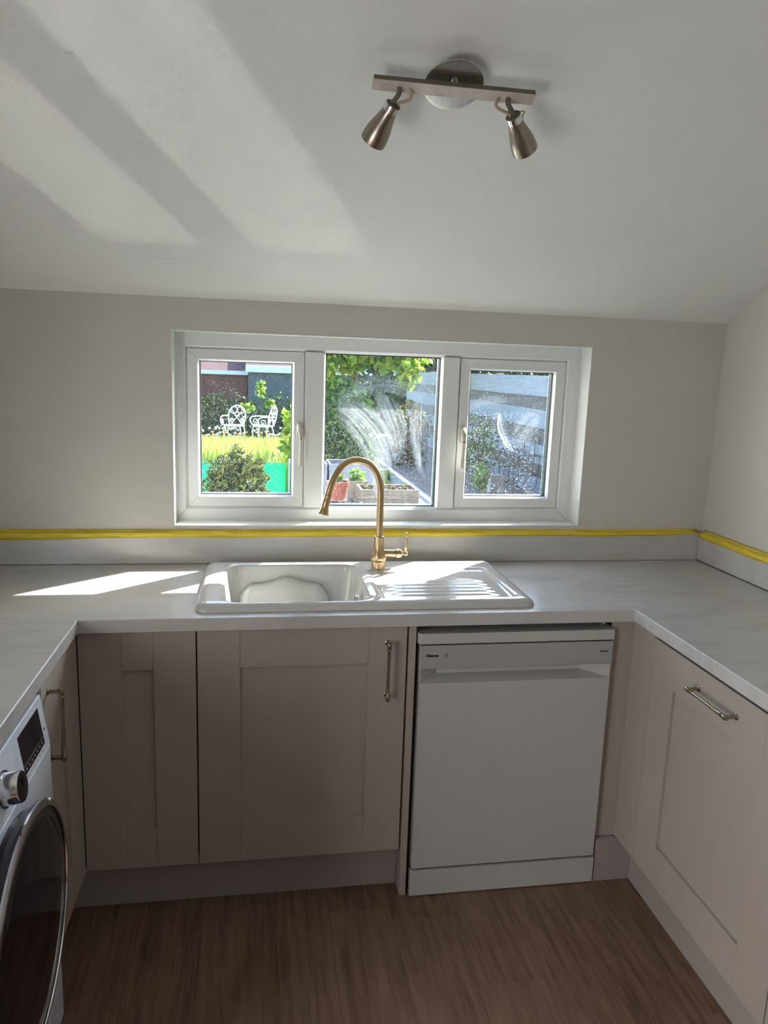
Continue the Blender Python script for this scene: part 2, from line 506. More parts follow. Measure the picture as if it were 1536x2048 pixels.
# ---------------------------------------------------------------- mesh helpers
class MB:
    def __init__(s):
        s.v = []
        s.f = []

    def add(s, vs_, fs_):
        o = len(s.v)
        s.v += [tuple(p) for p in vs_]
        s.f += [tuple(i + o for i in f) for f in fs_]
        return s

    def box(s, x0, x1, y0, y1, z0, z1):
        x0, x1 = min(x0, x1), max(x0, x1)
        y0, y1 = min(y0, y1), max(y0, y1)
        z0, z1 = min(z0, z1), max(z0, z1)
        return s.add([(x0, y0, z0), (x1, y0, z0), (x1, y1, z0), (x0, y1, z0), (x0, y0, z1), (x1, y0, z1), (x1, y1, z1), (x0, y1, z1)],
                     [(0, 3, 2, 1), (4, 5, 6, 7), (0, 1, 5, 4), (1, 2, 6, 5), (2, 3, 7, 6), (3, 0, 4, 7)])

    def prism(s, poly, ax, a0, a1):
        """poly: 2-D points in the two axes that are not ax (order x,y,z)"""
        n = len(poly)

        def P(p, a):
            q = list(p)
            q.insert(ax, a)
            return tuple(q)
        return s.add([P(p, a0) for p in poly] + [P(p, a1) for p in poly],
                     [tuple(range(n))[::-1], tuple(range(n, 2 * n))] + [(i, (i + 1) % n, n + (i + 1) % n, n + i) for i in range(n)])

    def tube(s, path, rad, n=12, cap=True, closed=False):
        P = [Vector(p) for p in path]
        m = len(P)
        R_ = rad if hasattr(rad, '__len__') else [rad] * m
        prev = None
        vs_ = []
        for i in range(m):
            if closed:
                t = P[(i + 1) % m] - P[i - 1]
            else:
                t = P[min(i + 1, m - 1)] - P[max(i - 1, 0)]
            t.normalize()
            if prev is None:
                u = t.orthogonal().normalized()
            else:
                u = prev - t * prev.dot(t)
                u = u.normalized() if u.length > 1e-6 else t.orthogonal().normalized()
            prev = u
            w = t.cross(u)
            for j in range(n):
                a = 2 * PI * j / n
                vs_.append(P[i] + (u * math.cos(a) + w * math.sin(a)) * R_[i])
        fs_ = []
        for i in range(m if closed else m - 1):
            k = (i + 1) % m
            for j in range(n):
                fs_.append((i * n + j, i * n + (j + 1) % n, k * n + (j + 1) % n, k * n + j))
        if cap and not closed:
            fs_.append(tuple(range(n))[::-1])
            fs_.append(tuple(range((m - 1) * n, m * n)))
        return s.add(vs_, fs_)

    def lathe(s, p0, axis, prof, n=24, cap=True):
        """prof: (distance along axis, radius)"""
        p0 = Vector(p0)
        a = Vector(axis).normalized()
        u = a.orthogonal().normalized()
        w = a.cross(u)
        vs_ = []
        for d, r in prof:
            for j in range(n):
                t = 2 * PI * j / n
                vs_.append(p0 + a * d + (u * math.cos(t) + w * math.sin(t)) * r)
        m = len(prof)
        fs_ = [(i * n + j, i * n + (j + 1) % n, (i + 1) * n + (j + 1) % n, (i + 1) * n + j) for i in range(m - 1) for j in range(n)]
        if cap:
            fs_.append(tuple(range(n))[::-1])
            fs_.append(tuple(range((m - 1) * n, m * n)))
        return s.add(vs_, fs_)

    def ball(s, c, r, n=12, m=8):
        c = Vector(c)
        rr = r if hasattr(r, '__len__') else (r, r, r)
        vs_ = []
        for i in range(1, m):
            th = PI * i / m
            for j in range(n):
                a = 2 * PI * j / n
                vs_.append((c.x + rr[0] * math.sin(th) * math.cos(a), c.y + rr[1] * math.sin(th) * math.sin(a), c.z + rr[2] * math.cos(th)))
        vs_ += [(c.x, c.y, c.z + rr[2]), (c.x, c.y, c.z - rr[2])]
        k = (m - 1) * n
        fs_ = [(i * n + j, (i + 1) * n + j, (i + 1) * n + (j + 1) % n, i * n + (j + 1) % n) for i in range(m - 2) for j in range(n)]
        fs_ += [(k, j, (j + 1) % n) for j in range(n)]
        fs_ += [(k + 1, (m - 2) * n + (j + 1) % n, (m - 2) * n + j) for j in range(n)]
        return s.add(vs_, fs_)

    def build(s, name, mat, parent=None, bevel=0.0, seg=2, angle=35, local=False, smooth=True):
        me = bpy.data.meshes.new(name)
        V = np.array(s.v, float)
        o = bpy.data.objects.new(name, None if me is None else me)
        if parent is not None and not local:
            V = V - np.array(WORLD_LOC[parent.name])
        if parent is None and not local:
            # origin at the base centre
            c0 = np.array([(V[:, 0].min() + V[:, 0].max()) / 2, (V[:, 1].min() + V[:, 1].max()) / 2, V[:, 2].min()])
            V = V - c0
            o.location = c0
        me.from_pydata(V.tolist(), [], s.f)
        bm = bmesh.new()
        bm.from_mesh(me)
        bmesh.ops.recalc_face_normals(bm, faces=bm.faces)
        bm.to_mesh(me)
        bm.free()
        me.materials.append(MATS[mat])
        if smooth:
            me.polygons.foreach_set('use_smooth', [True] * len(me.polygons))
            me.set_sharp_from_angle(angle=math.radians(angle))
        C.objects.link(o)
        if parent is not None:
            o.parent = parent
            WORLD_LOC[o.name] = WORLD_LOC[parent.name]
        else:
            WORLD_LOC[o.name] = tuple(o.location)
        if bevel:
            b = o.modifiers.new('bevel', 'BEVEL')
            b.width = bevel
            b.segments = seg
            b.limit_method = 'ANGLE'
            b.angle_limit = math.radians(40)
            b.harden_normals = True
        return o


WORLD_LOC = {}


def thing(name, label, cat, loc=(0, 0, 0), rotz=0.0, group=None, kind=None):
    o = bpy.data.objects.new(name, None)
    C.objects.link(o)
    o.location = loc
    o.rotation_euler = (0, 0, rotz)
    o.empty_display_size = 0.05
    WORLD_LOC[o.name] = tuple(loc)
    if label:
        o['label'] = label
    if cat:
        o['category'] = cat
    if group:
        o['group'] = group
    if kind:
        o['kind'] = kind
    return o


def tag(o, label, cat=None, group=None, kind=None):
    o['label'] = label
    if cat:
        o['category'] = cat
    if group:
        o['group'] = group
    if kind:
        o['kind'] = kind
    return o


def box(name, mat, parent, x0, x1, y0, y1, z0, z1, bevel=0.0015, seg=2):
    return MB().box(x0, x1, y0, y1, z0, z1).build(name, mat, parent, bevel, seg)


def spline(pts, n=8):
    P = [Vector(p) for p in pts]
    out = []
    for i in range(len(P) - 1):
        p0, p1, p2, p3 = P[max(i - 1, 0)], P[i], P[i + 1], P[min(i + 2, len(P) - 1)]
        for j in range(n):
            t = j / n
            out.append(0.5 * ((2 * p1) + (p2 - p0) * t + (2 * p0 - 5 * p1 + 4 * p2 - p3) * t * t + (3 * p1 - p0 - 3 * p2 + p3) * t ** 3))
    out.append(P[-1])
    return out


# ---------------------------------------------------------------- measures
XL, XR = -1.315, 1.448           # side walls
ZW = 0.91                        # worktop top
YWT = -0.603                     # worktop front, back run
WL, WR = -0.7095, 0.875          # worktop fronts of the side runs
YD = -0.579                      # door faces, back run
HC, SL, YC = 1.8003, 0.5198, -0.978
ZC = HC - SL * YC                # flat ceiling height
YB = -4.5                        # rear wall

# ---------------------------------------------------------------- room shell
fl = MB().box(XL, XR, YB, 0.0, -0.08, -0.004).build('floor', 'soil')
fl['kind'] = 'structure'
fl['label'] = 'dark brown wood-effect plank floor'
PW, PLN = 0.182, 1.22
edge0 = 0.70 - 12 * PW
col_i = 0
x = edge0
offs = [0.31, 0.86, 0.12, 0.58, 1.02, 0.42]
while x < XR:
    xa, xb = max(x, XL + 0.002), min(x + PW, XR - 0.002)
    if xb - xa > 0.01:
        y = -0.755 + (0 if abs(x - 0.70) < 0.01 else (0.07 if abs(x - (0.70 - 3 * PW)) < 0.01 else offs[col_i % 6]))
        while y < 0:
            y += PLN
        while y > YB:
            ya, yb = max(y - PLN, YB + 0.002), min(y, -0.002)
            if yb - ya > 0.01:
                cx_, cy_ = (xa + xb) / 2, (ya + yb) / 2
                g = 0.0002
                p = MB().box(xa - cx_ + g, xb - cx_ - g, ya - cy_ + g, yb - cy_ - g, -0.0045, 0.0).build('plank', 'oak_floor', None, 0.0003, 1, local=True)
                p.parent = fl
                p.location = Vector((cx_, cy_, 0)) - fl.location
            y -= PLN
    x += PW
    col_i += 1

# back wall with the window opening
WX0, WX1, WZ0, WZ1 = -0.521, 0.941, 1.043, 1.6935
TW = 0.20


def ring_wall(name, mat, x0, x1, z0, z1, a0, a1, b0, b1, y0, y1):
    v = []
    for yy in (y0, y1):
        v += [(x0, yy, z0), (x1, yy, z0), (x1, yy, z1), (x0, yy, z1), (a0, yy, b0), (a1, yy, b0), (a1, yy, b1), (a0, yy, b1)]
    f = []
    for i in range(4):
        j = (i + 1) % 4
        f += [(i, j, 4 + j, 4 + i), (8 + i, 12 + i, 12 + j, 8 + j), (i, 8 + i, 8 + j, j), (4 + i, 4 + j, 12 + j, 12 + i)]
    return MB().add(v, f).build(name, mat)


wb = ring_wall('wall_back', 'wall_paint', XL - 0.1, XR + 0.1, 0.0, HC, WX0 - 0.004, WX1 + 0.004, WZ0 - 0.004, WZ1 + 0.004, 0.0, TW)
tag(wb, 'plain greige painted wall with the window opening', None, None, 'structure')
# white-painted reveal lining the opening
for nm, a in (('reveal_board', (WX0 - 0.0038, WX0, -0.0006, 0.1, WZ0 - 0.0038, WZ1 + 0.0038)), ('reveal_board', (WX1, WX1 + 0.0038, -0.0006, 0.1, WZ0 - 0.0038, WZ1 + 0.0038)),
              ('reveal_board', (WX0, WX1, -0.0006, 0.1, WZ1, WZ1 + 0.0038))):
    box(nm, 'white_paint', wb, *a, bevel=0.0008)
box('window_board', 'white_paint', wb, WX0, WX1, -0.0012, 0.1, WZ0 - 0.0038, WZ0, bevel=0.0012)

prof = [(0.0, 0.0), (0.0, HC), (YC, ZC), (YB, ZC), (YB, 0.0)]
wr = MB().prism([(y, z) for y, z in prof], 0, XR, XR + 0.1)
# the wall leans a little outwards towards the ceiling, as in the photograph
wr.v = [(x + 0.012 * max(0, (z - 1.02)) / 0.78, y, z) for x, y, z in wr.v]
wr = wr.build('wall_right', 'wall_paint')
tag(wr, 'off-white painted side wall above the worktop', None, None, 'structure')
box('paint_chip', 'terracotta', wr, XR + 0.0005, XR + 0.0018, -0.405, -0.385, 1.075, 1.081, 0)
DY0, DY1, DZ0, DZ1 = -2.56, -1.64, 0.03, 2.05  # assumed opening in the unseen left wall, added for side light


def wall_left():
    bm = bmesh.new()
    es = []
    for lp in ([(0.0, 0.0), (0.0, HC), (YC, ZC), (YB, ZC), (YB, 0.0)], [(DY0, DZ0), (DY1, DZ0), (DY1, DZ1), (DY0, DZ1)]):
        vv = [bm.verts.new((XL, y, z)) for y, z in lp]
        es += [bm.edges.new((vv[i], vv[(i + 1) % len(vv)])) for i in range(len(vv))]
    bmesh.ops.triangle_fill(bm, use_beauty=True, edges=es)
    ex = bmesh.ops.extrude_face_region(bm, geom=[g for g in bm.faces])
    bmesh.ops.translate(bm, verts=[g for g in ex['geom'] if isinstance(g, bmesh.types.BMVert)], vec=(-0.1, 0, 0))
    bm.verts.index_update()
    m = MB().add([tuple(v.co) for v in bm.verts], [tuple(v.index for v in f.verts) for f in bm.faces])
    bm.free()
    return m.build('wall_left', 'wall_paint')


wl = wall_left()
tag(wl, 'painted side wall with an assumed door opening', None, None, 'structure')
wrr = MB().box(XL, XR, YB - 0.1, YB, 0, ZC).build('wall_rear', 'rear_paint')
tag(wrr, 'painted wall behind the camera', None, None, 'structure')
ce = MB().prism([(0.0, HC), (YC, ZC), (YB, ZC), (YB, ZC + 0.12), (YC, ZC + 0.12), (0.0, HC + 0.12)], 0, XL - 0.1, XR + 0.1).build('ceiling', 'ceiling_paint')
tag(ce, 'white ceiling sloping down to the window wall', None, None, 'structure')
dl = thing('assumed_door', 'white side door frame, assumed and unseen', None, (XL - 0.05, -2.10, DZ0), kind='structure')  # assumed door, added around the side lamp
for a in ((DY0, DY0 + 0.05), (DY1 - 0.05, DY1)):
    box('door_stile', 'pvc', dl, XL - 0.09, XL - 0.03, a[0], a[1], DZ0, DZ1)
for a in ((DZ0, DZ0 + 0.05), (DZ1 - 0.05, DZ1)):
    box('door_rail', 'pvc', dl, XL - 0.089, XL - 0.031, DY0 + 0.05, DY1 - 0.05, a[0], a[1])
box('door_panel', 'pvc', dl, XL - 0.08, XL - 0.04, DY0 + 0.0505, DY1 - 0.0505, 1.56, DZ1 - 0.0505)
# eaves outside, shading the upper part of the glass
ea = MB().prism([(TW, 1.765), (0.395, 1.765), (0.395, 1.93), (TW, 2.02)], 0, XL - 0.3, XR + 0.5).build('trim_1', 'white_paint')
tag(ea, 'white eaves board outside above the window', None, None, 'structure')

# ---------------------------------------------------------------- window
YF = 0.085
win = thing('window_1', 'white plastic three-light casement window', None, ((WX0 + WX1) / 2, 0.12, WZ0), kind='structure')


def mitred(parent, name, mat, x0, x1, z0, z1, prof, gap=0.0004, bevel=0.0004):
    """four mitred lengths; prof = list of (inset, y); each length is one mesh"""
    out = []
    cor = [(x0, z0), (x1, z0), (x1, z1), (x0, z1)]
    sg = [(1, 1), (-1, 1), (-1, -1), (1, -1)]
    n = len(prof)
    for i in range(4):
        j = (i + 1) % 4
        dx, dz = cor[j][0] - cor[i][0], cor[j][1] - cor[i][1]
        L = math.hypot(dx, dz)
        ux, uz = dx / L * gap, dz / L * gap
        v = [(cor[i][0] + sg[i][0] * d + ux, y, cor[i][1] + sg[i][1] * d + uz) for d, y in prof]
        v += [(cor[j][0] + sg[j][0] * d - ux, y, cor[j][1] + sg[j][1] * d - uz) for d, y in prof]
        f = [tuple(range(n)), tuple(range(n, 2 * n))[::-1]] + [(k, n + k, n + (k + 1) % n, (k + 1) % n) for k in range(n)]
        out.append(MB().add(v, f).build(name, mat, parent, bevel, 2))
    return out


def ring(parent, name, mat, x0, x1, z0, z1, w, y0, y1):
    v = []
    for yy in (y0, y1):
        v += [(x0, yy, z0), (x1, yy, z0), (x1, yy, z1), (x0, yy, z1), (x0 + w, yy, z0 + w), (x1 - w, yy, z0 + w), (x1 - w, yy, z1 - w), (x0 + w, yy, z1 - w)]
    f = []
    for i in range(4):
        j = (i + 1) % 4
        f += [(i, j, 4 + j, 4 + i), (8 + i, 12 + i, 12 + j, 8 + j), (i, 8 + i, 8 + j, j), (4 + i, 4 + j, 12 + j, 12 + i)]
    return MB().add(v, f).build(name, mat, parent)


YB2 = 0.165
# outer frame: four mitred rails
mitred(win, 'frame_rail', 'pvc', -0.5375, 0.9415, 1.0370, 1.6965, [(0, YF), (0.046, YF), (0.0555, YF + 0.012), (0.0555, YB2), (0, YB2)])
for (a, b) in ((-0.074, -0.0125), (0.4195, 0.4780)):
    MB().prism([(a, YF - 0.0008), (b, YF - 0.0008), (b + 0.007, YF + 0.012), (b + 0.007, YB2), (a - 0.007, YB2), (a - 0.007, YF + 0.012)], 2, 1.0905, 1.6425).build('mullion', 'pvc', win, 0.0008)
    box('mullion_seam', 'pvc_seam', win, a, b, YF - 0.0009, YF + 0.004, 1.6425, 1.6430, 0)


def handle(parent, x, flip):
    # espagnolette handle: oval base and a lever hanging down
    base_ = MB()
    n = 20
    pl = []
    for i in range(n):
        a = 2 * PI * i / n
        pl.append((x + 0.0115 * math.cos(a), 1.365 + 0.034 * (abs(math.sin(a)) ** 0.55) * (1 if math.sin(a) >= 0 else -1)))
    v = [(p[0], 0.0895, p[1]) for p in pl] + [(x + (p[0] - x) * 0.86, 0.078, 1.365 + (p[1] - 1.365) * 0.95) for p in pl]
    base_.add(v, [tuple(range(n))[::-1], tuple(range(n, 2 * n))] + [(i, (i + 1) % n, n + (i + 1) % n, n + i) for i in range(n)])
    h = base_.build('handle', 'handle_white', parent, 0.0012)
    pts = [(x, 0.080, 1.386), (x + 0.001 * flip, 0.066, 1.378), (x + 0.003 * flip, 0.052, 1.362), (x + 0.004 * flip, 0.048, 1.335), (x + 0.005 * flip, 0.050, 1.29), (x + 0.0055 * flip, 0.052, 1.245)]
    path = spline(pts, 5)
    m = len(path)
    lev = MB()
    vs_, fs_ = [], []
    for i, p in enumerate(path):
        t = i / (m - 1)
        wd = 0.0095 if t < 0.35 else 0.0095 - 0.0035 * min(1, (t - 0.35) / 0.2)
        if t > 0.75:
            wd = 0.006 + 0.0018 * math.sin((t - 0.75) / 0.25 * PI * 0.75)
        th = 0.0075 if t < 0.4 else 0.005
        tan = (path[min(i + 1, m - 1)] - path[max(i - 1, 0)]).normalized()
        nrm = tan.cross(Vector((1, 0, 0))).normalized()
        for j in range(10):
            a = 2 * PI * j / 10
            vs_.append(p + Vector((1, 0, 0)) * wd * math.cos(a) + nrm * th * math.sin(a))
    fs_ = [(i * 10 + j, i * 10 + (j + 1) % 10, (i + 1) * 10 + (j + 1) % 10, (i + 1) * 10 + j) for i in range(m - 1) for j in range(10)]
    fs_ += [tuple(range(10))[::-1], tuple(range((m - 1) * 10, m * 10))]
    lev.add(vs_, fs_).build('lever', 'handle_white', h)
    MB().lathe((x + 0.0042 * flip, 0.0425, 1.343), (0, -1, 0), [(-0.004, 0.0052), (0.0, 0.0052), (0.0006, 0.004)], 14).build('key_barrel', 'chrome', h)
    MB().lathe((x + 0.0042 * flip, 0.0418, 1.343), (0, -1, 0), [(-0.002, 0.0024), (0.0004, 0.0024)], 10).build('keyhole', 'bolt_dark', h)


def glazed(parent, gx0, gx1, gz0, gz1, mat):
    e = 0.005
    ring(parent, 'gasket', 'gasket', gx0 - 0.001, gx1 + 0.001, gz0 - 0.001, gz1 + 0.001, 0.0035, 0.107, 0.111)
    pn = box('pane', 'glass_clean', parent, gx0 - e, gx1 + e, 0.1115, 0.1155, gz0 - e, gz1 + e, 0)
    pn.data.materials.append(MATS[mat])          # the dirt lies on one face of the pane
    for f in pn.data.polygons:
        if abs(f.normal.y) > 0.9 and f.center.y > 0.1135 - WORLD_LOC[parent.name][1]:
            f.material_index = 1
    ring(parent, 'spacer_bar', 'gasket', gx0 - e, gx1 + e, gz0 - e, gz1 + e, 0.0075, 0.116, 0.142)
    box('pane', 'glass_clean', parent, gx0 - e, gx1 + e, 0.1425, 0.1465, gz0 - e, gz1 + e, 0)


def sash(x0, x1, z0, z1, gx0, gx1, gz0, gz1, mat, hx, flip):
    s_ = thing('sash', None, None, ((x0 + x1) / 2, 0.12, z0))
    s_.parent = win
    s_.location = Vector(WORLD_LOC[s_.name]) - Vector(WORLD_LOC[win.name])
    ins = 0.0345
    # rails with a flat face and a sloping bead; insets differ slightly per side, so take the mean
    mitred(s_, 'sash_rail', 'pvc', x0, x1, z0, z1, [(0, YF + 0.006), (ins, YF + 0.006), (ins + 0.0065, 0.1068), (ins + 0.0065, 0.150), (0, 0.150)])
    glazed(s_, gx0, gx1, gz0, gz1, mat)
    handle(s_, hx, flip)


sash(-0.4815, -0.0812, 1.0930, 1.6405, -0.4410, -0.1217, 1.1335, 1.6000, 'glass_specked', -0.0955, 1)
sash(0.4852, 0.8855, 1.0930, 1.6405, 0.5257, 0.8450, 1.1335, 1.6000, 'glass_wiped', 0.5030, -1)
glazed(win, -0.0050, 0.4120, 1.0935, 1.6400, 'glass_soaped')

# ---------------------------------------------------------------- worktop and upstands
SX0, SX1, SY0, SY1 = -0.412, 0.583, -0.562, -0.062     # sink outline


def worktop():
    outer = [(XL + 0.001, -0.001), (XR - 0.001, -0.001), (XR - 0.001, -2.25), (WR, -2.25), (WR, YWT), (WL, YWT), (WL, -1.56), (XL + 0.001, -1.56)]
    q = 0.03
    inner = [(SX0 + q, SY0 + q), (SX1 - q, SY0 + q), (SX1 - q, SY1 - q), (SX0 + q, SY1 - q)]
    bm = bmesh.new()
    es = []
    for lp in (outer, inner):
        vv = [bm.verts.new((x, y, 0.872)) for x, y in lp]
        es += [bm.edges.new((vv[i], vv[(i + 1) % len(vv)])) for i in range(len(vv))]
    r = bmesh.ops.triangle_fill(bm, use_beauty=True, edges=es)
    fs_ = [g for g in bm.faces]
    ex = bmesh.ops.extrude_face_region(bm, geom=fs_)
    vv = [g for g in ex['geom'] if isinstance(g, bmesh.types.BMVert)]
    bmesh.ops.translate(bm, verts=vv, vec=(0, 0, 0.038))
    bmesh.ops.dissolve_limit(bm, angle_limit=0.01, verts=bm.verts, edges=bm.edges)
    bm.verts.ensure_lookup_table()
    bm.verts.index_update()
    m = MB().add([tuple(v.co) for v in bm.verts], [tuple(v.index for v in f.verts) for f in bm.faces])
    bm.free()
    o = m.build('worktop', 'worktop', None, 0.003, 3)
    tag(o, 'pale stone-effect laminate worktop running round three sides', 'worktop')


worktop()
o = box('upstand', 'worktop', None, XL + 0.001, XR - 0.001, -0.018, -0.0005, ZW + 0.0012, 1.0186, 0.001)
tag(o, 'pale stone-effect upstand below the window', 'upstand')
o = box('upstand', 'worktop', None, XR - 0.018, XR - 0.0005, -2.25, -0.0195, ZW + 0.0032, 1.0186, 0.001)
tag(o, 'pale stone-effect upstand along the side wall', 'upstand')
o = box('gap_strip', 'gap_shadow', None, XR - 0.0172, XR - 0.001, -2.25, -0.0195, ZW + 0.0002, ZW + 0.003, 0)  # dark strip: shade of the open gap under the upstand, put into colour
tag(o, 'thin dark strip standing for the shaded gap under the side wall upstand', 'sealant strip')


def tape_strip(name, label, pts_low, along, n=90):
    """tape folded over the upstand top: from the wall, across the top, down the front"""
    m = MB()
    vs_, fs_ = [], []
    a0, a1 = pts_low[0][0], pts_low[-1][0]
    K = 7
    for i in range(n + 1):
        a = a0 + (a1 - a0) * i / n
        zl = float(np.interp(a, [p[0] for p in pts_low], [p[1] for p in pts_low]))
        w = 0.0011 * math.sin(a * 9.0 + 1) + 0.0007 * math.sin(a * 23.0)
        zt = 1.0285 + 0.0008 * math.sin(a * 5)
        bulge = 0.0012 + 0.0012 * (0.5 + 0.5 * math.sin(a * 7.3 + 2))
        prof_ = [(-0.0012, zt), (-0.004, 1.0225 + w * 0.4), (-0.012, 1.0205 + w * 0.5), (-0.0185, 1.0195 + w * 0.3),
                 (-0.0195 - bulge * 0.6, 1.0165), (-0.0192 - bulge, (1.0165 + zl) / 2), (-0.0188 - bulge * 0.4, zl + w)]
        for d, z in prof_:
            vs_.append((a, d, z) if along == 'x' else (XR + d + 0.0002, a, z))
    for i in range(n):
        for j in range(K - 1):
            p = i * K + j
            fs_.append((p, p + K, p + K + 1, p + 1))
    o = m.add(vs_, fs_).build(name, 'masking_tape')
    sm = o.modifiers.new('solid', 'SOLIDIFY')
    sm.thickness = 0.0003
    tag(o, label, 'tape')
    return o


tape_strip('masking_tape', 'long yellow masking tape strip under the window', [(XL + 0.002, 0.994), (-1.08, 0.996), (-0.6, 1.003), (-0.1, 1.005), (0.16, 1.005), (0.6, 1.007), (1.03, 1.0055), (1.30, 1.009), (1.412, 1.0145), (1.428, 1.0145)], 'x')
tape_strip('masking_tape', 'short yellow masking tape strip along the side wall', [(-0.0225, 1.0105), (-0.05, 1.0075), (-0.12, 0.999), (-0.21, 0.998), (-0.42, 1.0005), (-2.2, 0.999)], 'y')


# ---------------------------------------------------------------- sink
def sink():
    t = thing('kitchen_sink', 'glossy white inset sink with bowl and ribbed drainer', 'sink', ((SX0 + SX1) / 2, (SY0 + SY1) / 2, ZW))

    def sd(x, y, x0, x1, y0, y1, r):
        cx_, cy_ = (x0 + x1) / 2, (y0 + y1) / 2
        qx, qy = np.abs(x - cx_) - (x1 - x0) / 2 + r, np.abs(y - cy_) - (y1 - y0) / 2 + r
        return np.hypot(np.maximum(qx, 0), np.maximum(qy, 0)) + np.minimum(np.maximum(qx, qy), 0) - r

    def sst(t_):
        t_ = np.clip(t_, 0, 1)
        return t_ * t_ * (3 - 2 * t_)

    def H(x, y):
        R_ = 0.035
        e = -sd(x, y, SX0, SX1, SY0, SY1, R_)
        # outer roll: from the worktop up to the crest
        a = np.clip(e / 0.034, 0, 1)
        h = 0.022 * np.sqrt(np.maximum(0, 1 - (1 - a) ** 2.2))
        # shallow tray on the drainer side
        dt = -sd(x, y, 0.115, SX1 - 0.045, SY0 + 0.036, SY1 - 0.115, 0.03)
        h = h - 0.008 * sst(dt / 0.018)
        # drainer ribs
        rib = sst((x - 0.150) / 0.05) * sst((0.50 - x) / 0.05) * sst((y + 0.505) / 0.02) * sst((-0.285 - y) / 0.02)
        h = h + 0.0042 * rib * (0.5 + 0.5 * np.cos((y + 0.505) * 2 * PI / 0.0365)) * sst(dt / 0.02)
        # bowl
        db = -sd(x, y, -0.338, 0.092, SY0 + 0.034, SY1 - 0.050, 0.055)
        h = h - 0.004 * sst((db + 0.014) / 0.014)
        wall = np.clip(db / 0.020, 0, 1)
        h = h - 0.150 * wall ** 0.8 - 0.035 * sst((db - 0.015) / 0.05)
        return h, e
    xs = np.unique(np.concatenate([np.linspace(SX0, SX1, 230), np.linspace(SX0, SX0 + 0.012, 7), np.linspace(SX1 - 0.012, SX1, 7), np.linspace(-0.34, -0.315, 9), np.linspace(0.07, 0.094, 9)]))
    ys = np.unique(np.concatenate([np.linspace(SY0, SY1, 130), np.linspace(SY0, SY0 + 0.012, 7), np.linspace(SY1 - 0.012, SY1, 7), np.linspace(SY0 + 0.033, SY0 + 0.058, 9), np.linspace(SY1 - 0.075, SY1 - 0.049, 9)]))
    X, Y = np.meshgrid(xs, ys, indexing='ij')
    # pull the outermost grid points onto the rounded-corner outline
    r = 0.035
    for cx_, cy_, sx, sy in ((SX0 + r, SY0 + r, -1, -1), (SX1 - r, SY0 + r, 1, -1), (SX1 - r, SY1 - r, 1, 1), (SX0 + r, SY1 - r, -1, 1)):
        m = ((X - cx_) * sx > 0) & ((Y - cy_) * sy > 0)
        dx, dy = X - cx_, Y - cy_
        linf = np.maximum(np.abs(dx), np.abs(dy))
        l2 = np.hypot(dx, dy) + 1e-9
        k = np.where(m, linf / l2, 1.0)
        X = cx_ + dx * k
        Y = cy_ + dy * k
    h, e = H(X, Y)
    Z = ZW + 0.0006 + np.maximum(h, -0.2)
    nx, ny = X.shape
    V = np.stack([X, Y, Z], -1).reshape(-1, 3)
    idx = np.arange(nx * ny).reshape(nx, ny)
    F = np.stack([idx[:-1, :-1], idx[1:, :-1], idx[1:, 1:], idx[:-1, 1:]], -1).reshape(-1, 4)
    mb = MB()
    mb.v = [tuple(p) for p in V]
    mb.f = [tuple(int(i) for i in f) for f in F]
    mb.build('basin', 'sink_white', t, angle=80)
    # raised shape with a wavy top edge on the far wall of the bowl
    yb = SY1 - 0.066
    us = np.linspace(0, 1, 61)
    xa, xb = -0.300, -0.002
    vs_, fs_ = [], []
    for u in us:
        x = xa + (xb - xa) * u
        top = 0.866 + 0.021 * math.exp(-((u - 0.52) / 0.17) ** 2) - 0.040 * max(0, (0.16 - u) / 0.16) ** 2 - 0.045 * max(0, (u - 0.84) / 0.16) ** 2
        for dy, dz in ((0.012, 0.004), (-0.004, 0.003), (-0.011, 0.0), (-0.015, -0.006), (-0.020, -0.03), (-0.024, -0.075), (0.012, -0.080)):
            vs_.append((x, yb + dy, top + dz if dz > -0.05 else 0.785 + (dz + 0.075)))
    K = 7
    for i in range(60):
        for j in range(K):
            fs_.append((i * K + j, (i + 1) * K + j, (i + 1) * K + (j + 1) % K, i * K + (j + 1) % K))
    fs_ += [tuple(range(K)), tuple(range(60 * K, 61 * K))[::-1]]
    MB().add(vs_, fs_).build('bowl_relief', 'sink_white', t, angle=60)
    MB().lathe((0.068, -0.33, 0.868), (-1, 0, 0.15), [(-0.006, 0.016), (0.004, 0.016), (0.006, 0.012), (0.0045, 0.009)], 20).build('overflow_ring', 'chrome', t)
    MB().lathe((0.068, -0.33, 0.868), (-1, 0, 0.15), [(-0.004, 0.009), (0.005, 0.009)], 16).build('overflow_hole', 'bolt_dark', t)
    MB().lathe((-0.12, -0.30, 0.7225), (0, 0, 1), [(0, 0.045), (0.004, 0.044), (0.005, 0.036), (0.003, 0.02), (0.0035, 0.005)], 24).build('waste', 'chrome', t)


sink()


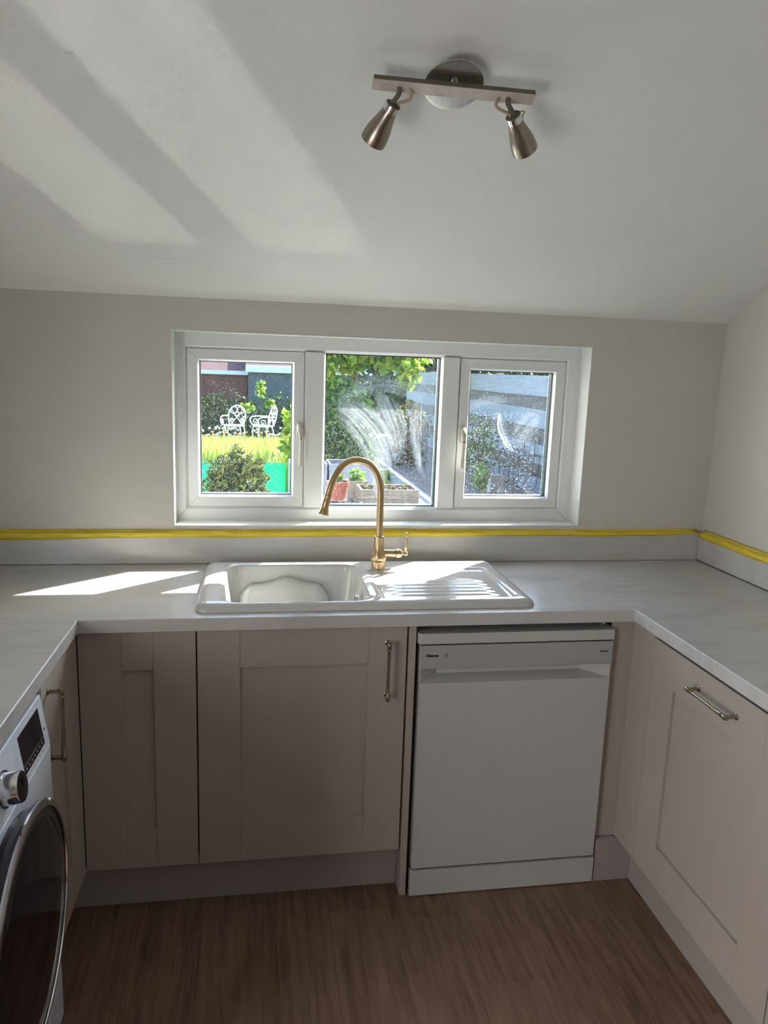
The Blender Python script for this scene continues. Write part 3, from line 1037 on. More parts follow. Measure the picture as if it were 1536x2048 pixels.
# ---------------------------------------------------------------- tap
def tap():
    bx, by, bz = 0.163, -0.165, 0.9305
    t = thing('kitchen_tap', 'brushed brass swan-neck tap with side lever at the sink', 'tap', (bx, by, bz))
    MB().lathe((bx, by, bz - 0.003), (0, 0, 1), [(0, 0.0232), (0.003, 0.0240), (0.005, 0.0235), (0.026, 0.0230), (0.029, 0.0255), (0.033, 0.0265), (0.036, 0.0268), (0.045, 0.0262), (0.056, 0.0225), (0.068, 0.0182), (0.078, 0.0168), (0.108, 0.0162), (0.110, 0.0165), (0.112, 0.0158), (0.1125, 0.012)], 32).build('body', 'brass', t)
    a = math.radians(16)

    def P(x, z):
        d = bx - 0.006 - x
        return (bx - d * math.cos(a) * 1.0, by - d * math.sin(a), z)
    pts = [P(0.157, 1.035), P(0.157, 1.10), P(0.157, 1.17), P(0.1545, 1.212), P(0.140, 1.254), P(0.109, 1.286), P(0.063, 1.2975), P(0.021, 1.284), P(-0.005, 1.253), P(-0.020, 1.219), P(-0.030, 1.184)]
    path = spline(pts, 7)
    MB().tube(path, 0.0118, 20).build('spout', 'brass', t)
    p0, p1 = Vector(P(-0.0295, 1.186)), Vector(P(-0.0455, 1.1245))
    ax = (p1 - p0)
    L = ax.length
    hd = MB().lathe(p0, ax, [(-0.001, 0.0110), (0.0, 0.0124), (0.005, 0.0128), (0.010, 0.0120), (0.018, 0.0136), (0.030, 0.0136), (0.036, 0.0124), (0.046, 0.0136), (L - 0.002, 0.0182), (L, 0.0180), (L + 0.0005, 0.015)], 28).build('spray_head', 'brass', t)
    MB().lathe(p0, ax, [(-0.0018, 0.0120), (-0.0004, 0.0120)], 24).build('joint_ring', 'bolt_dark', t)
    z = 0.9795
    MB().lathe((bx + 0.012, by, z), (1, 0, 0), [(0, 0.0150), (0.012, 0.0128), (0.046, 0.0128), (0.0465, 0.0150), (0.049, 0.0152), (0.060, 0.0150), (0.066, 0.0118), (0.069, 0.0060), (0.075, 0.0048)], 26).build('valve_arm', 'brass', t)
    lv = MB().lathe((bx + 0.0925, by, z - 0.009), (0, 0, 1), [(0, 0.002), (0.002, 0.0062), (0.007, 0.0090), (0.012, 0.0072), (0.016, 0.0036), (0.019, 0.0036), (0.021, 0.0046), (0.030, 0.0038), (0.033, 0.0046), (0.036, 0.0040), (0.048, 0.0058), (0.060, 0.0046), (0.066, 0.0036), (0.069, 0.0048), (0.072, 0.0034), (0.076, 0.0046), (0.080, 0.0036), (0.082, 0.001)], 18).build('lever', 'brass', t)
    MB().lathe((bx + 0.083, by, z), (1, 0, 0), [(0, 0.0048), (0.012, 0.0045)], 14).build('lever_stem', 'brass', t)
    MB().lathe((bx + 0.0575, by, z), (1, 0, 0), [(0, 0.0153), (0.0012, 0.0153)], 26).build('groove', 'bolt_dark', t)


tap()


# ---------------------------------------------------------------- cabinets
def frame_map(kind, f):
    """local (u along the front, w outwards, v up) -> world"""
    if kind == 'back':
        return lambda u, w, v: (u, f - w, v)
    if kind == 'right':
        return lambda u, w, v: (f - w, u, v)
    return lambda u, w, v: (f + w, u, v)


def mbox(M, name, mat, parent, u0, u1, w0, w1, v0, v1, bevel=0.0012):
    a, b = M(u0, w0, v0), M(u1, w1, v1)
    return box(name, mat, parent, a[0], b[0], a[1], b[1], a[2], b[2], bevel)


def bar_handle(M, parent, u, v, ln, vertical):
    """bow handle: bar with collars on two flanged posts"""
    h = MB()

    def Q(d, w, s=0.0):
        return M(u + s, w, v + d) if vertical else M(u + d, w, v + s)
    ax = Vector(Q(1, 0)) - Vector(Q(0, 0))
    out = Vector(Q(0, 1)) - Vector(Q(0, 0))
    hl = ln / 2
    W = 0.031
    pr = [(-hl - 0.009, 0.003), (-hl - 0.008, 0.0055), (-hl - 0.004, 0.0066), (-hl + 0.004, 0.0066), (-hl + 0.008, 0.0056), (-hl + 0.010, 0.0048), (-hl + 0.013, 0.0062), (-hl + 0.016, 0.0048), (-hl + 0.03, 0.0052)]
    mid = [(0, 0.0040)]
    prf = pr + mid + [(-d, r) for d, r in reversed(pr)]
    o = h.lathe(Q(0, W), ax, prf, 16).build('handle', 'handle_metal', parent)
    for s_ in (-1, 1):
        MB().lathe(Q(s_ * hl, 0.0), out, [(0, 0.0082), (0.0025, 0.0082), (0.004, 0.0056), (0.012, 0.0046), (0.022, 0.0048), (W, 0.0056)], 16).build('handle_post', 'handle_metal', o)
    return o


def shaker_door(M, parent, u0, u1, v0, v1, us0, us1, rail_t=0.113, rail_b=0.117, th=0.020, rec=0.010, lab=None):
    """u0<u1 the door, us0/us1 the inner edges of the stiles"""
    d = thing('door', None, None, M((u0 + u1) / 2, 0, v0))
    d.parent = parent
    d.location = Vector(WORLD_LOC[d.name]) - Vector(WORLD_LOC[parent.name])
    g = 0.00035
    mbox(M, 'stile', 'cabinet', d, u0, us0 - g, -th, 0, v0, v1, 0.0009)
    mbox(M, 'stile', 'cabinet', d, us1 + g, u1, -th, 0, v0, v1, 0.0009)
    mbox(M, 'rail', 'cabinet', d, us0, us1, -th, 0, v1 - rail_t, v1, 0.0006)
    mbox(M, 'rail', 'cabinet', d, us0, us1, -th, 0, v0, v0 + rail_b, 0.0006)
    mbox(M, 'panel', 'cabinet', d, us0 - g, us1 + g, -th + 0.001, -rec, v0 + rail_b, v1 - rail_t, 0)
    return d


MBK = frame_map('back', YD)
MLF = frame_map('left', -0.7195)
MRT = frame_map('right', 0.8895)

# corner cabinet with a pair of folding doors
cc = thing('corner_cabinet', 'greige corner base cabinet with narrow folding doors beside the washing machine', 'cabinet', (-0.9, -0.35, 0.15))
MB().prism([(-1.30, -0.02), (-0.4085, -0.02), (-0.4085, -0.556), (-0.742, -0.556), (-0.742, -0.915), (-1.30, -0.915)], 2, 0.152, 0.868).build('body', 'carcass', cc)
shaker_door(MBK, cc, -0.7175, -0.4075, 0.152, 0.868, -0.6045, -0.5215)
d2 = shaker_door(MLF, cc, -0.9145, -0.581, 0.152, 0.868, -0.811, -0.719)
bar_handle(MLF, d2, -0.8665, 0.744, 0.166, True)

# sink cabinet
sc_ = thing('sink_cabinet', 'greige shaker base cabinet under the sink with a vertical bar handle', 'cabinet', (-0.107, -0.3, 0.15))
# open-topped body so the sink bowl hangs inside
for a in ((-0.4045, -0.3865, -0.556, -0.02, 0.152, 0.868), (0.168, 0.186, -0.556, -0.02, 0.152, 0.868)):
    box('side_panel', 'carcass', sc_, *a, bevel=0)
box('base_panel', 'carcass', sc_, -0.386, 0.1675, -0.556, -0.02, 0.152, 0.17, 0)
d3 = shaker_door(MBK, sc_, -0.4035, 0.1875, 0.152, 0.868, -0.287, 0.0755)
bar_handle(MBK, d3, 0.131, 0.739, 0.158, True)

o = box('end_panel', 'cabinet', None, 0.1925, 0.2125, -0.588, -0.02, 0.0005, 0.8715, 0.0012)
tag(o, 'narrow greige end panel between the sink cabinet and the dishwasher', 'panel')

# plinths
o = box('plinth', 'plinth', None, -0.769, 0.1915, -0.529, -0.513, 0.0005, 0.1515, 0.0008)
tag(o, 'greige plinth board under the sink and corner cabinets', 'plinth')
o = box('plinth', 'plinth', None, -0.786, -0.770, -0.915, -0.5, 0.0005, 0.1515, 0.0008)
tag(o, 'greige plinth board beside the washing machine', 'plinth')
o = box('plinth', 'plinth', None, 0.823, 0.9435, -0.595, -0.579, 0.0005, 0.1475, 0.0008)
tag(o, 'short greige plinth piece at the right of the dishwasher', 'plinth')
o = box('plinth', 'plinth', None, 0.9445, 0.9605, -2.2, -0.50, 0.0005, 0.1495, 0.0008)
tag(o, 'long greige plinth board under the side cabinets', 'plinth')

# filler panel right of the dishwasher
o = box('filler_panel', 'cabinet', None, 0.8235, 0.8985, -0.579, -0.561, 0.1485, 0.8715, 0.001)
tag(o, 'greige filler panel between the dishwasher and the corner', 'panel')
o = box('corner_post', 'cabinet', None, 0.8995, 0.9195, -0.6820, -0.561, 0.151, 0.8715, 0.001)
o.location.x -= 0.0098
o.location.y -= 0.0185
tag(o, 'plain greige corner post beside the handled side cabinet door', 'panel')

# side cabinets
rc = thing('side_cabinet', 'greige shaker cabinet with a horizontal bar handle near the corner', 'cabinet', (1.15, -1.0, 0.15))
box('body', 'carcass', rc, 0.912, 1.42, -1.306, -0.703, 0.152, 0.866, 0)
d4 = shaker_door(MRT, rc, -1.3115, -0.7025, 0.152, 0.858, -1.1965, -0.8175)
bar_handle(MRT, d4, -1.012, 0.803, 0.160, False)
rc2 = thing('side_cabinet', 'greige shaker cabinet at the right edge, nearest the camera', 'cabinet', (1.15, -1.6, 0.15))
box('body', 'carcass', rc2, 0.912, 1.42, -1.91, -1.318, 0.152, 0.866, 0)
shaker_door(MRT, rc2, -1.915, -1.316, 0.152, 0.858, -1.80, -1.431)


# ---------------------------------------------------------------- lettering helper
def lettering(name, txt, parent, loc, size, rot, mat, bold=0.0, space=1.0):
    cu = bpy.data.curves.new(name, 'FONT')
    cu.body = txt
    cu.size = size
    cu.offset = bold
    cu.extrude = 0.0002
    cu.space_character = space
    cu.resolution_u = 3
    tmp = bpy.data.objects.new(name + '_tmp', cu)
    C.objects.link(tmp)
    dg = bpy.context.evaluated_depsgraph_get()
    me = bpy.data.meshes.new_from_object(tmp.evaluated_get(dg))
    bpy.data.objects.remove(tmp)
    o = bpy.data.objects.new(name, me)
    me.materials.clear()
    me.materials.append(MATS[mat])
    C.objects.link(o)
    o.parent = parent
    WORLD_LOC[o.name] = WORLD_LOC[parent.name]
    o.location = Vector(loc) - Vector(WORLD_LOC[parent.name])
    o.rotation_euler = rot
    return o


# ---------------------------------------------------------------- dishwasher
def dishwasher():
    x0, x1 = 0.2215, 0.8185
    yf = -0.597
    t = thing('dishwasher', 'white freestanding dishwasher under the worktop', 'dishwasher', (0.52, -0.32, 0))
    box('body', 'appliance_white', t, x0 + 0.006, x1 - 0.004, yf + 0.046, -0.03, 0.03, 0.813, 0.002)
    MB().prism([(x0 - 0.004, yf + 0.012), (x0 + 0.003, yf), (x1, yf), (x1 + 0.003, yf + 0.004), (x1 + 0.003, -0.03), (x0 - 0.004, -0.03)], 2, 0.8155, 0.8475).build('lid', 'appliance_white', t, 0.0018, 3)
    box('lid_gap', 'gasket', t, x0 + 0.004, x1 - 0.002, yf + 0.006, -0.04, 0.812, 0.8155, 0)
    # door: plain lower panel, recessed grip, control panel
    dr = box('door', 'appliance_white', t, x0 + 0.004, x1 - 0.002, yf, yf + 0.045, 0.0945, 0.6965, 0.0015)
    cp = box('control_panel', 'appliance_grey', t, x0 + 0.008, x1 - 0.001, yf - 0.0008, yf + 0.045, 0.7415, 0.8115, 0.0012)
    box('door_edge', 'appliance_white', t, x0 + 0.003, x0 + 0.0075, yf + 0.0005, yf + 0.045, 0.6975, 0.8115, 0.001)
    # grip: a scoop, wide at the front, narrower at the back
    zb, zt = 0.6975, 0.741
    ox0, ox1, bx0, bx1 = x0 + 0.008, x1 - 0.006, 0.284, 0.733
    yb = yf + 0.040
    v = [(ox0, yf, zb), (ox1, yf, zb), (ox1, yf, zt), (ox0, yf, zt), (bx0, yb, zb + 0.013), (bx1, yb, zb + 0.013), (bx1, yb, zt), (bx0, yb, zt)]
    f = [(0, 1, 5, 4), (1, 2, 6, 5), (2, 3, 7, 6), (3, 0, 4, 7), (4, 5, 6, 7)]
    g = MB().add(v, f).build('grip_recess', 'appliance_white', t, smooth=False)
    sm = g.modifiers.new('solid', 'SOLIDIFY')
    sm.thickness = 0.001
    sm.offset = 0
    box('grip_edge', 'appliance_white', t, ox1 + 0.0006, x1 - 0.002, yf + 0.0003, yf + 0.045, zb, zt, 0.0008)
    box('kick_panel', 'appliance_white', t, x0, x1, yf - 0.003, yf + 0.015, 0.004, 0.0885, 0.0015)
    box('kick_gap', 'gasket', t, x0 + 0.008, x1 - 0.006, yf + 0.006, yf + 0.03, 0.0887, 0.0944, 0)
    rx = (PI / 2, 0, 0)
    lettering('lettering', 'Hisense', cp, (0.2415, yf - 0.0009, 0.7775), 0.0125, rx, 'dark_print', 0.0006, 0.92)
    lettering('lettering', 'AutoDry', cp, (0.776, yf - 0.0009, 0.7785), 0.0078, rx, 'dark_print', 0.0002, 0.95)
    ri = MB()
    arc = [(0.3015 + 0.0042 * math.cos(a), yf - 0.001, 0.7815 + 0.0042 * math.sin(a)) for a in np.linspace(math.radians(125), math.radians(415), 22)]
    ri.tube(arc, 0.0005, 6).build('power_ring', 'dark_print', cp)
    box('power_mark', 'dark_print', cp, 0.3011, 0.3019, yf - 0.0014, yf - 0.0006, 0.7815, 0.7872, 0)
    box('power_mark', 'grey_print', cp, 0.2995, 0.3035, yf - 0.0012, yf - 0.0007, 0.7738, 0.7742, 0)
    for fx in (x0 + 0.05, x1 - 0.05):
        MB().lathe((fx, -0.12, 0.0), (0, 0, 1), [(0, 0.02), (0.01, 0.02), (0.012, 0.008), (0.03, 0.008)], 14).build('foot', 'black_plastic', t)


dishwasher()
o = box('trim_strip', 'white_paint', None, 0.806, 0.811, -0.545, -0.42, 0.848, 0.8535, 0.0008)
tag(o, 'thin white plastic strip lying on the dishwasher lid', 'strip')


# ---------------------------------------------------------------- washing machine
def washer():
    y0, y1 = -1.520, -0.9205           # near side, far side
    xf = -0.703
    t = thing('washing_machine', 'white front-loading washing machine with a dark round door', 'washing machine', (-1.0, -1.22, 0))
    MB().prism([(-1.28, 0.012), (xf - 0.012, 0.012), (xf - 0.012, 0.726), (-0.735, 0.8405), (-1.28, 0.8405)], 1, y0 + 0.002, y1 - 0.002).build('body', 'washer_white', t, 0.003)
    fr = box('front_panel', 'washer_white', t, xf - 0.011, xf, y0, y1, 0.012, 0.7255, 0.003, 3)
    # tilted fascia
    k = 0.017 / 0.115
    pz0, pz1 = 0.7270, 0.8465
    X = lambda z: xf - (z - 0.73) * k
    fa = MB().prism([(X(pz0) - 0.012, pz0), (X(pz0), pz0), (X(pz1), pz1), (-0.76, pz1), (-0.76, 0.841), (X(0.841) - 0.012, 0.841)], 1, y0, y1).build('control_panel', 'washer_white', t, 0.0025, 3)
    nrm = Vector((1, 0, k)).normalized()

    def P(y, z, off=0.0):
        return Vector((X(z), y, z)) + nrm * off

    def quad(name, mat, par, ya, yb, za, zb, off=0.0008, skew=0.0):
        v = [P(ya, za, -0.002), P(yb, za, -0.002), P(yb + skew, zb, -0.002), P(ya + skew, zb, -0.002), P(ya, za, off), P(yb, za, off), P(yb + skew, zb, off), P(ya + skew, zb, off)]
        return MB().add(v, [(0, 3, 2, 1), (4, 5, 6, 7), (0, 1, 5, 4), (1, 2, 6, 5), (2, 3, 7, 6), (3, 0, 4, 7)]).build(name, mat, par)
    ds = quad('display', 'screen', fa, -1.0955, -0.9555, 0.7455, 0.829, 0.0008)
    quad('display_line', 'grey_print', ds, -1.0945, -0.9565, 0.7625, 0.7632, 0.0011)
    for i in range(7):
        yy = -1.087 + i * 0.0185
        quad('touch_key', 'grey_print', ds, yy, yy + 0.008, 0.7525, 0.7555, 0.0011)
    for i in range(6):
        yy = -1.087 + i * 0.021
        quad('key_caption', 'grey_print', fa, yy, yy + 0.010, 0.7372, 0.7392, 0.0004)
    for i, (ya, za, wd) in enumerate(((-1.128, 0.828, 0.016), (-1.128, 0.8215, 0.012), (-1.130, 0.8110, 0.018), (-1.130, 0.8045, 0.014), (-1.134, 0.7945, 0.016), (-1.134, 0.7885, 0.018), (-1.134, 0.7825, 0.012))):
        quad('programme_caption', 'pale_print', fa, ya, ya + wd, za, za + 0.0022, 0.0004)
    for (ya, yb, zz) in ((-1.172, -1.131, 0.8255), (-1.168, -1.133, 0.809), (-1.156, -1.137, 0.7905)):
        quad('guide_line', 'pale_print', fa, ya, yb, zz, zz + 0.0006, 0.0004)
    quad('mark', 'grey_print', fa, -0.944, -0.938, 0.8365, 0.8390, 0.0004)
    quad('mark', 'dark_print', fa, -0.9445, -0.938, 0.7695, 0.7745, 0.0004)
    # knob
    kc = P(-1.205, 0.7805)
    kb = MB().lathe(kc, nrm, [(0, 0.0335), (0.003, 0.0335), (0.004, 0.0312), (0.030, 0.0300), (0.033, 0.0288)], 40).build('programme_knob', 'chrome', fa)
    MB().lathe(kc, nrm, [(-0.001, 0.0355), (0.0025, 0.0355)], 40).build('knob_base', 'door_ring', kb)
    MB().lathe(kc, nrm, [(0.0325, 0.0285), (0.0335, 0.0285), (0.0345, 0.026), (0.035, 0.005)], 40).build('knob_face', 'screen', kb)
    qc = kc + nrm * 0.0352
    MB().box(-0.0006, 0.0006, -0.0014, 0.0014, 0.0, 0.018).build('knob_pointer', 'door_ring', kb, local=True).location = qc - Vector(WORLD_LOC[kb.name])
    # drawer joint line on the fascia
    quad('panel_joint', 'pale_print', fa, y0 + 0.001, y1 - 0.001, 0.7300, 0.7306, 0.0003)
    # round door
    cy_, cz_ = -1.219, 0.482
    dc = Vector((xf, cy_, cz_))
    ax = Vector((1, 0, 0))
    dd = MB().lathe(dc, ax, [(-0.002, 0.226), (0.008, 0.226), (0.014, 0.232), (0.028, 0.243), (0.034, 0.244), (0.0375, 0.2405)], 96).build('door', 'door_ring', t)
    MB().lathe(dc, ax, [(0.0335, 0.2440), (0.0380, 0.2455), (0.0415, 0.2405), (0.0420, 0.2310), (0.0388, 0.2305)], 96, cap=False).build('chrome_ring', 'chrome', dd)
    MB().lathe(dc, ax, [(0.030, 0.236), (0.0375, 0.2345), (0.0365, 0.220), (0.0345, 0.216)], 96, cap=True).build('inner_ring', 'door_ring', dd)
    MB().lathe(dc, ax, [(0.0340, 0.2160), (0.0370, 0.2130), (0.0415, 0.19), (0.0455, 0.12), (0.047, 0.03), (0.0471, 0.004)], 96).build('porthole_glass', 'door_glass', dd)
    # gripping end of the chrome band
    a0 = math.radians(58)
    p = dc + Vector((0.0395, 0.2405 * math.cos(a0), 0.2405 * math.sin(a0)))
    MB().ball(p, (0.004, 0.0055, 0.0055), 14, 10).build('band_end', 'chrome', dd)
    # service flap bottom right
    box('service_flap', 'washer_white', fr, xf, xf + 0.0012, -1.03, -0.945, 0.03, 0.115, 0.0008)
    for fy in (y0 + 0.06, y1 - 0.06):
        MB().lathe((-0.76, fy, 0.0), (0, 0, 1), [(0, 0.02), (0.008, 0.02), (0.010, 0.008), (0.014, 0.008)], 14).build('foot', 'black_plastic', t)


washer()


# ---------------------------------------------------------------- ceiling spotlight
def spotlight():
    nn = Vector((0, -0.4613, -0.8873))           # out of the sloping ceiling
    al = Vector((0, -0.8873, 0.4613))            # up the slope, towards the camera
    D = Vector((0.1845, -0.8325, HC - SL * -0.8325))
    t = thing('ceiling_spotlight', 'brushed steel twin spotlight bar on the sloping ceiling', 'light fitting', tuple(D))
    MB().lathe(D - nn * 0.001, nn, [(0, 0.030), (0.024, 0.030), (0.0245, 0.0655), (0.0265, 0.0665), (0.028, 0.0660), (0.0285, 0.060)], 64).build('ceiling_rose', 'steel', t)
    # bar: square tube with a cream face
    bc = D + nn * 0.044 + al * 0.006
    hx, hw = 0.181, 0.0145
    P = lambda u, a, h: bc + Vector((1, 0, 0)) * u + al * a + nn * h
    br = MB().add([P(u, a, h) for u in (-hx, hx) for a, h in ((-hw, -0.0055), (hw, -0.0055), (hw, 0.0055), (-hw, 0.0055))],
                  [(0, 1, 2, 3), (4, 7, 6, 5), (0, 4, 5, 1), (1, 5, 6, 2), (2, 6, 7, 3), (3, 7, 4, 0)]).build('bar', 'lamp_olive', t, 0.001)
    br.rotation_euler = (0, 0.0, 0)
    MB().add([P(u, a, h) for u in (-hx - 0.001, hx + 0.001) for a, h in ((-hw - 0.0006, 0.003), (-hw - 0.0006, 0.0072), (hw - 0.001, 0.0072), (hw - 0.001, 0.0058))],
             [(0, 1, 2, 3), (4, 7, 6, 5), (0, 4, 5, 1), (1, 5, 6, 2), (2, 6, 7, 3), (3, 7, 4, 0)]).build('bar_cover', 'lamp_cream', br)
    MB().tube([bc - nn * 0.017, bc - nn * 0.006], 0.012, 16).build('bar_stem', 'steel', t)

    def head(u, ux, tip_dx, armside, loop):
        piv = P(u, -0.004, 0.0065)
        # collar top and direction of the lamp
        top = piv + nn * 0.020 + Vector((tip_dx * 0.30, 0.020, -0.012))
        dirv = Vector((tip_dx, 0.062, -0.060)).normalized()
        hd = MB().lathe(top, dirv, [(-0.001, 0.010), (0.0, 0.0165), (0.001, 0.0172)], 32).build('lamp_head', 'lamp_olive', t)
        MB().lathe(top, dirv, [(0.001, 0.0174), (0.016, 0.0176)], 36, cap=False).build('collar', 'chrome', hd)
        MB().lathe(top, dirv, [(0.016, 0.0172), (0.026, 0.0182), (0.040, 0.0215), (0.055, 0.0255), (0.070, 0.0285), (0.084, 0.0298), (0.094, 0.0296), (0.0935, 0.0275), (0.060, 0.0235), (0.045, 0.020), (0.045, 0.002)], 40, cap=False).build('shade', 'lamp_bronze', hd)
        q = top - dirv * 0.0005
        MB().tube(spline([piv + Vector((0.0, 0, 0.0)), piv + nn * 0.010 + Vector((ux * 0.001, 0.003, -0.003)), q + Vector((-armside * 0.004, 0, 0.0))], 5), 0.0055, 12).build('pivot_arm', 'lamp_olive', hd)
        w0 = P(u + armside * 0.022, -0.004, 0.007)
        MB().tube(spline([w0, w0 + nn * 0.010 + Vector((armside * 0.004, 0.003, 0)), w0 + nn * 0.018 + Vector((armside * 0.001, 0.010, -0.004)), q + Vector((armside * 0.007, 0, 0.001))], 6), 0.0038, 10).build('cable', 'cable_clear', hd)
        if loop:
            MB().tube(spline([q + Vector((0.010, 0, 0.002)), q + Vector((0.020, 0.0, 0.010)), q + Vector((0.027, 0.002, 0.010)), q + Vector((0.024, 0.004, 0.000)), q + dirv * 0.012 + Vector((0.018, 0.0, 0))], 6), 0.0016, 8).build('cable_loop', 'cable_clear', hd)
            MB().lathe(q + Vector((-0.006, 0.002, 0.0)), (-0.3, -0.2, 0.9), [(-0.004, 0.003), (0.012, 0.003)], 10).build('screw', 'brass', hd)
    head(-0.123, -1, -0.034, 1, False)
    head(0.122, 1, 0.058, -1, True)


spotlight()
o = MB().add([(-0.64 + 0, -0.80, HC + SL * 0.80 - 0.0003), (-0.622, -0.803, HC + SL * 0.803 - 0.0003), (-0.620, -0.799, HC + SL * 0.799 - 0.0018), (-0.636, -0.795, HC + SL * 0.795 - 0.0018)], [(0, 1, 2, 3)])
o = o.build('paint_flake', 'white_paint', ce)

# ---------------------------------------------------------------- garden
gr = MB().add([(-14, -8, -1.6), (16, -8, -1.6), (16, 45, -1.6), (-14, 45, -1.6), (-14, -8, -0.10), (16, -8, -0.10), (16, 13.5, -0.10), (-14, 13.5, -0.10), (16, 18, -0.75), (-14, 18, -0.75), (16, 45, -0.75), (-14, 45, -0.75)], [(0, 1, 2, 3), (4, 5, 6, 7), (7, 6, 8, 9), (9, 8, 10, 11), (0, 4, 7, 9, 11, 3), (1, 2, 10, 8, 6, 5), (0, 1, 5, 4), (2, 3, 11, 10)]).build('ground', 'paving')
nw = MB().box(-3.2, -3.0, -8.0, 4.0, -0.1, 3.0).build('wall_sky_blocker', 'render_grey')  # unseen wall, added to keep blue sky light out of the assumed side door
tag(nw, 'unseen added wall beyond the assumed side door, shutting out the sky', None, None, 'structure')
tag(gr, 'grey paved ground outside the window', None, None, 'structure')


def leaves(name, mat, parent, pts, size, flat=0.0, elong=1.6, fold=0.25, jitter=0.5):
    """one mesh of folded leaf blades at the given points"""
    pts = np.asarray(pts, float)
    n = len(pts)
    d = rng.normal(size=(n, 3))
    d[:, 2] *= (1 - flat)
    d /= np.linalg.norm(d, axis=1)[:, None]
    q = rng.normal(size=(n, 3))
    s_ = np.cross(d, q)
    s_ /= np.linalg.norm(s_, axis=1)[:, None]
    nn = np.cross(d, s_)
    sz = size * (1 - jitter / 2 + jitter * rng.random(n))[:, None]
    a = pts - d * sz * elong * 0.5
    b = pts + d * sz * elong * 0.5
    l = pts + s_ * sz * 0.5 + nn * sz * fold
    r = pts - s_ * sz * 0.5 + nn * sz * fold
    V = np.stack([a, l, b, r], 1).reshape(-1, 3)
    i = np.arange(n) * 4
    F = np.concatenate([np.stack([i, i + 1, i + 2], 1), np.stack([i, i + 2, i + 3], 1)])
    m = MB()
    m.v = [tuple(p) for p in V]
    m.f = [tuple(int(k) for k in f) for f in F]
    me = bpy.data.meshes.new(name)
    W = V - np.array(WORLD_LOC[parent.name])
    me.from_pydata(W.tolist(), [], m.f)
    me.materials.append(MATS[mat])
    o = bpy.data.objects.new(name, me)
    C.objects.link(o)
    o.parent = parent
    WORLD_LOC[o.name] = WORLD_LOC[parent.name]
    return o


def blob_pts(c, r, n, shell=0.5, lumps=0):
    d = rng.normal(size=(n, 3))
    d /= np.linalg.norm(d, axis=1)[:, None]
    k = shell + (1 - shell) * rng.random(n)[:, None] ** 0.6
    if lumps:
        ph = rng.random((lumps, 3)) * 6.28
        f = sum(np.sin(d @ rng.normal(size=3) * 5 + p[0]) for p in ph) / lumps
        k = k * (1 + 0.25 * f[:, None])
    return np.array(c) + d * k * np.array(r)


# lawn terrace, falling away from the house
lawn = MB().add([(-9, 6.3, -0.4), (1.3, 6.3, -0.4), (1.3, 6.3, 0.42), (-9, 6.3, 0.42), (-9, 18.0, -0.38), (1.3, 18.0, -0.38), (1.3, 18.0, -0.8), (-9, 18.0, -0.8)],
                [(0, 1, 2, 3), (3, 2, 5, 4), (4, 5, 6, 7), (0, 3, 4, 7), (1, 6, 5, 2), (0, 7, 6, 1)]).build('lawn', 'lawn')
tag(lawn, 'sunny raised lawn in the garden', None, None, 'structure')


def lawn_z(y):
    return 0.42 - (y - 6.3) / 11.7 * 0.80


def grass():
    n = 13000
    xs = rng.uniform(-2.6, 1.25, n)
    ys = 6.35 + 10.6 * rng.random(n)
    h = rng.uniform(0.06, 0.24, n)
    z = np.array([lawn_z(y) for y in ys])
    a = rng.uniform(0, 6.28, n)
    w = rng.uniform(0.006, 0.014, n)
    lean = rng.normal(scale=0.05, size=(n, 2))
    p0 = np.stack([xs - np.cos(a) * w, ys - np.sin(a) * w, z], 1)
    p1 = np.stack([xs + np.cos(a) * w, ys + np.sin(a) * w, z], 1)
    p2 = np.stack([xs + lean[:, 0], ys + lean[:, 1], z + h], 1)
    V = np.stack([p0, p1, p2], 1).reshape(-1, 3)
    i = np.arange(n) * 3
    me = bpy.data.meshes.new('grass')
    me.from_pydata(V.tolist(), [], np.stack([i, i + 1, i + 2], 1).tolist())
    me.materials.append(MATS['grass_blades'])
    o = bpy.data.objects.new('grass', me)
    C.objects.link(o)
    WORLD_LOC[o.name] = (0, 0, 0)
    tag(o, 'long bright green grass blades on the lawn', 'grass', None, 'stuff')


grass()


def flowers(name, mat, label, n, x0, x1, y0, y1, h0, h1, r):
    m = MB()
    for _ in range(n):
        x, y = rng.uniform(x0, x1), rng.uniform(y0, y1)
        m.ball((x, y, lawn_z(y) + rng.uniform(h0, h1)), (r, r, r * 0.8), 6, 4)
    o = m.build(name, mat)
    tag(o, label, 'flowers', None, 'stuff')


flowers('white_flowers', 'flower_white', 'small white flower heads scattered over the long grass', 80, -2.2, 1.1, 12.6, 16.8, 0.20, 0.40, 0.034)
flowers('orange_flowers', 'flower_orange', 'small orange flower heads in the long grass', 70, -2.2, 1.1, 12.6, 16.8, 0.10, 0.32, 0.028)


# white scroll garden chairs
def arc_pts(c, r, a0, a1, n=14, plane='xz'):
    out = []
    for a in np.linspace(a0, a1, n):
        out.append((c[0] + r * math.cos(a), c[1], c[2] + r * math.sin(a)) if plane == 'xz' else (c[0], c[1] + r * math.cos(a), c[2] + r * math.sin(a)))
    return out


def scroll(c, r, a0, turns, n=26, plane='yz', sgn=1):
    out = []
    for i in range(n):
        t = i / (n - 1)
        a = a0 + sgn * turns * 2 * PI * t
        k = r * (1 - 0.78 * t)
        out.append((c[0], c[1] + k * math.cos(a), c[2] + k * math.sin(a)) if plane == 'yz' else (c[0] + k * math.cos(a), c[1], c[2] + k * math.sin(a)))
    return out


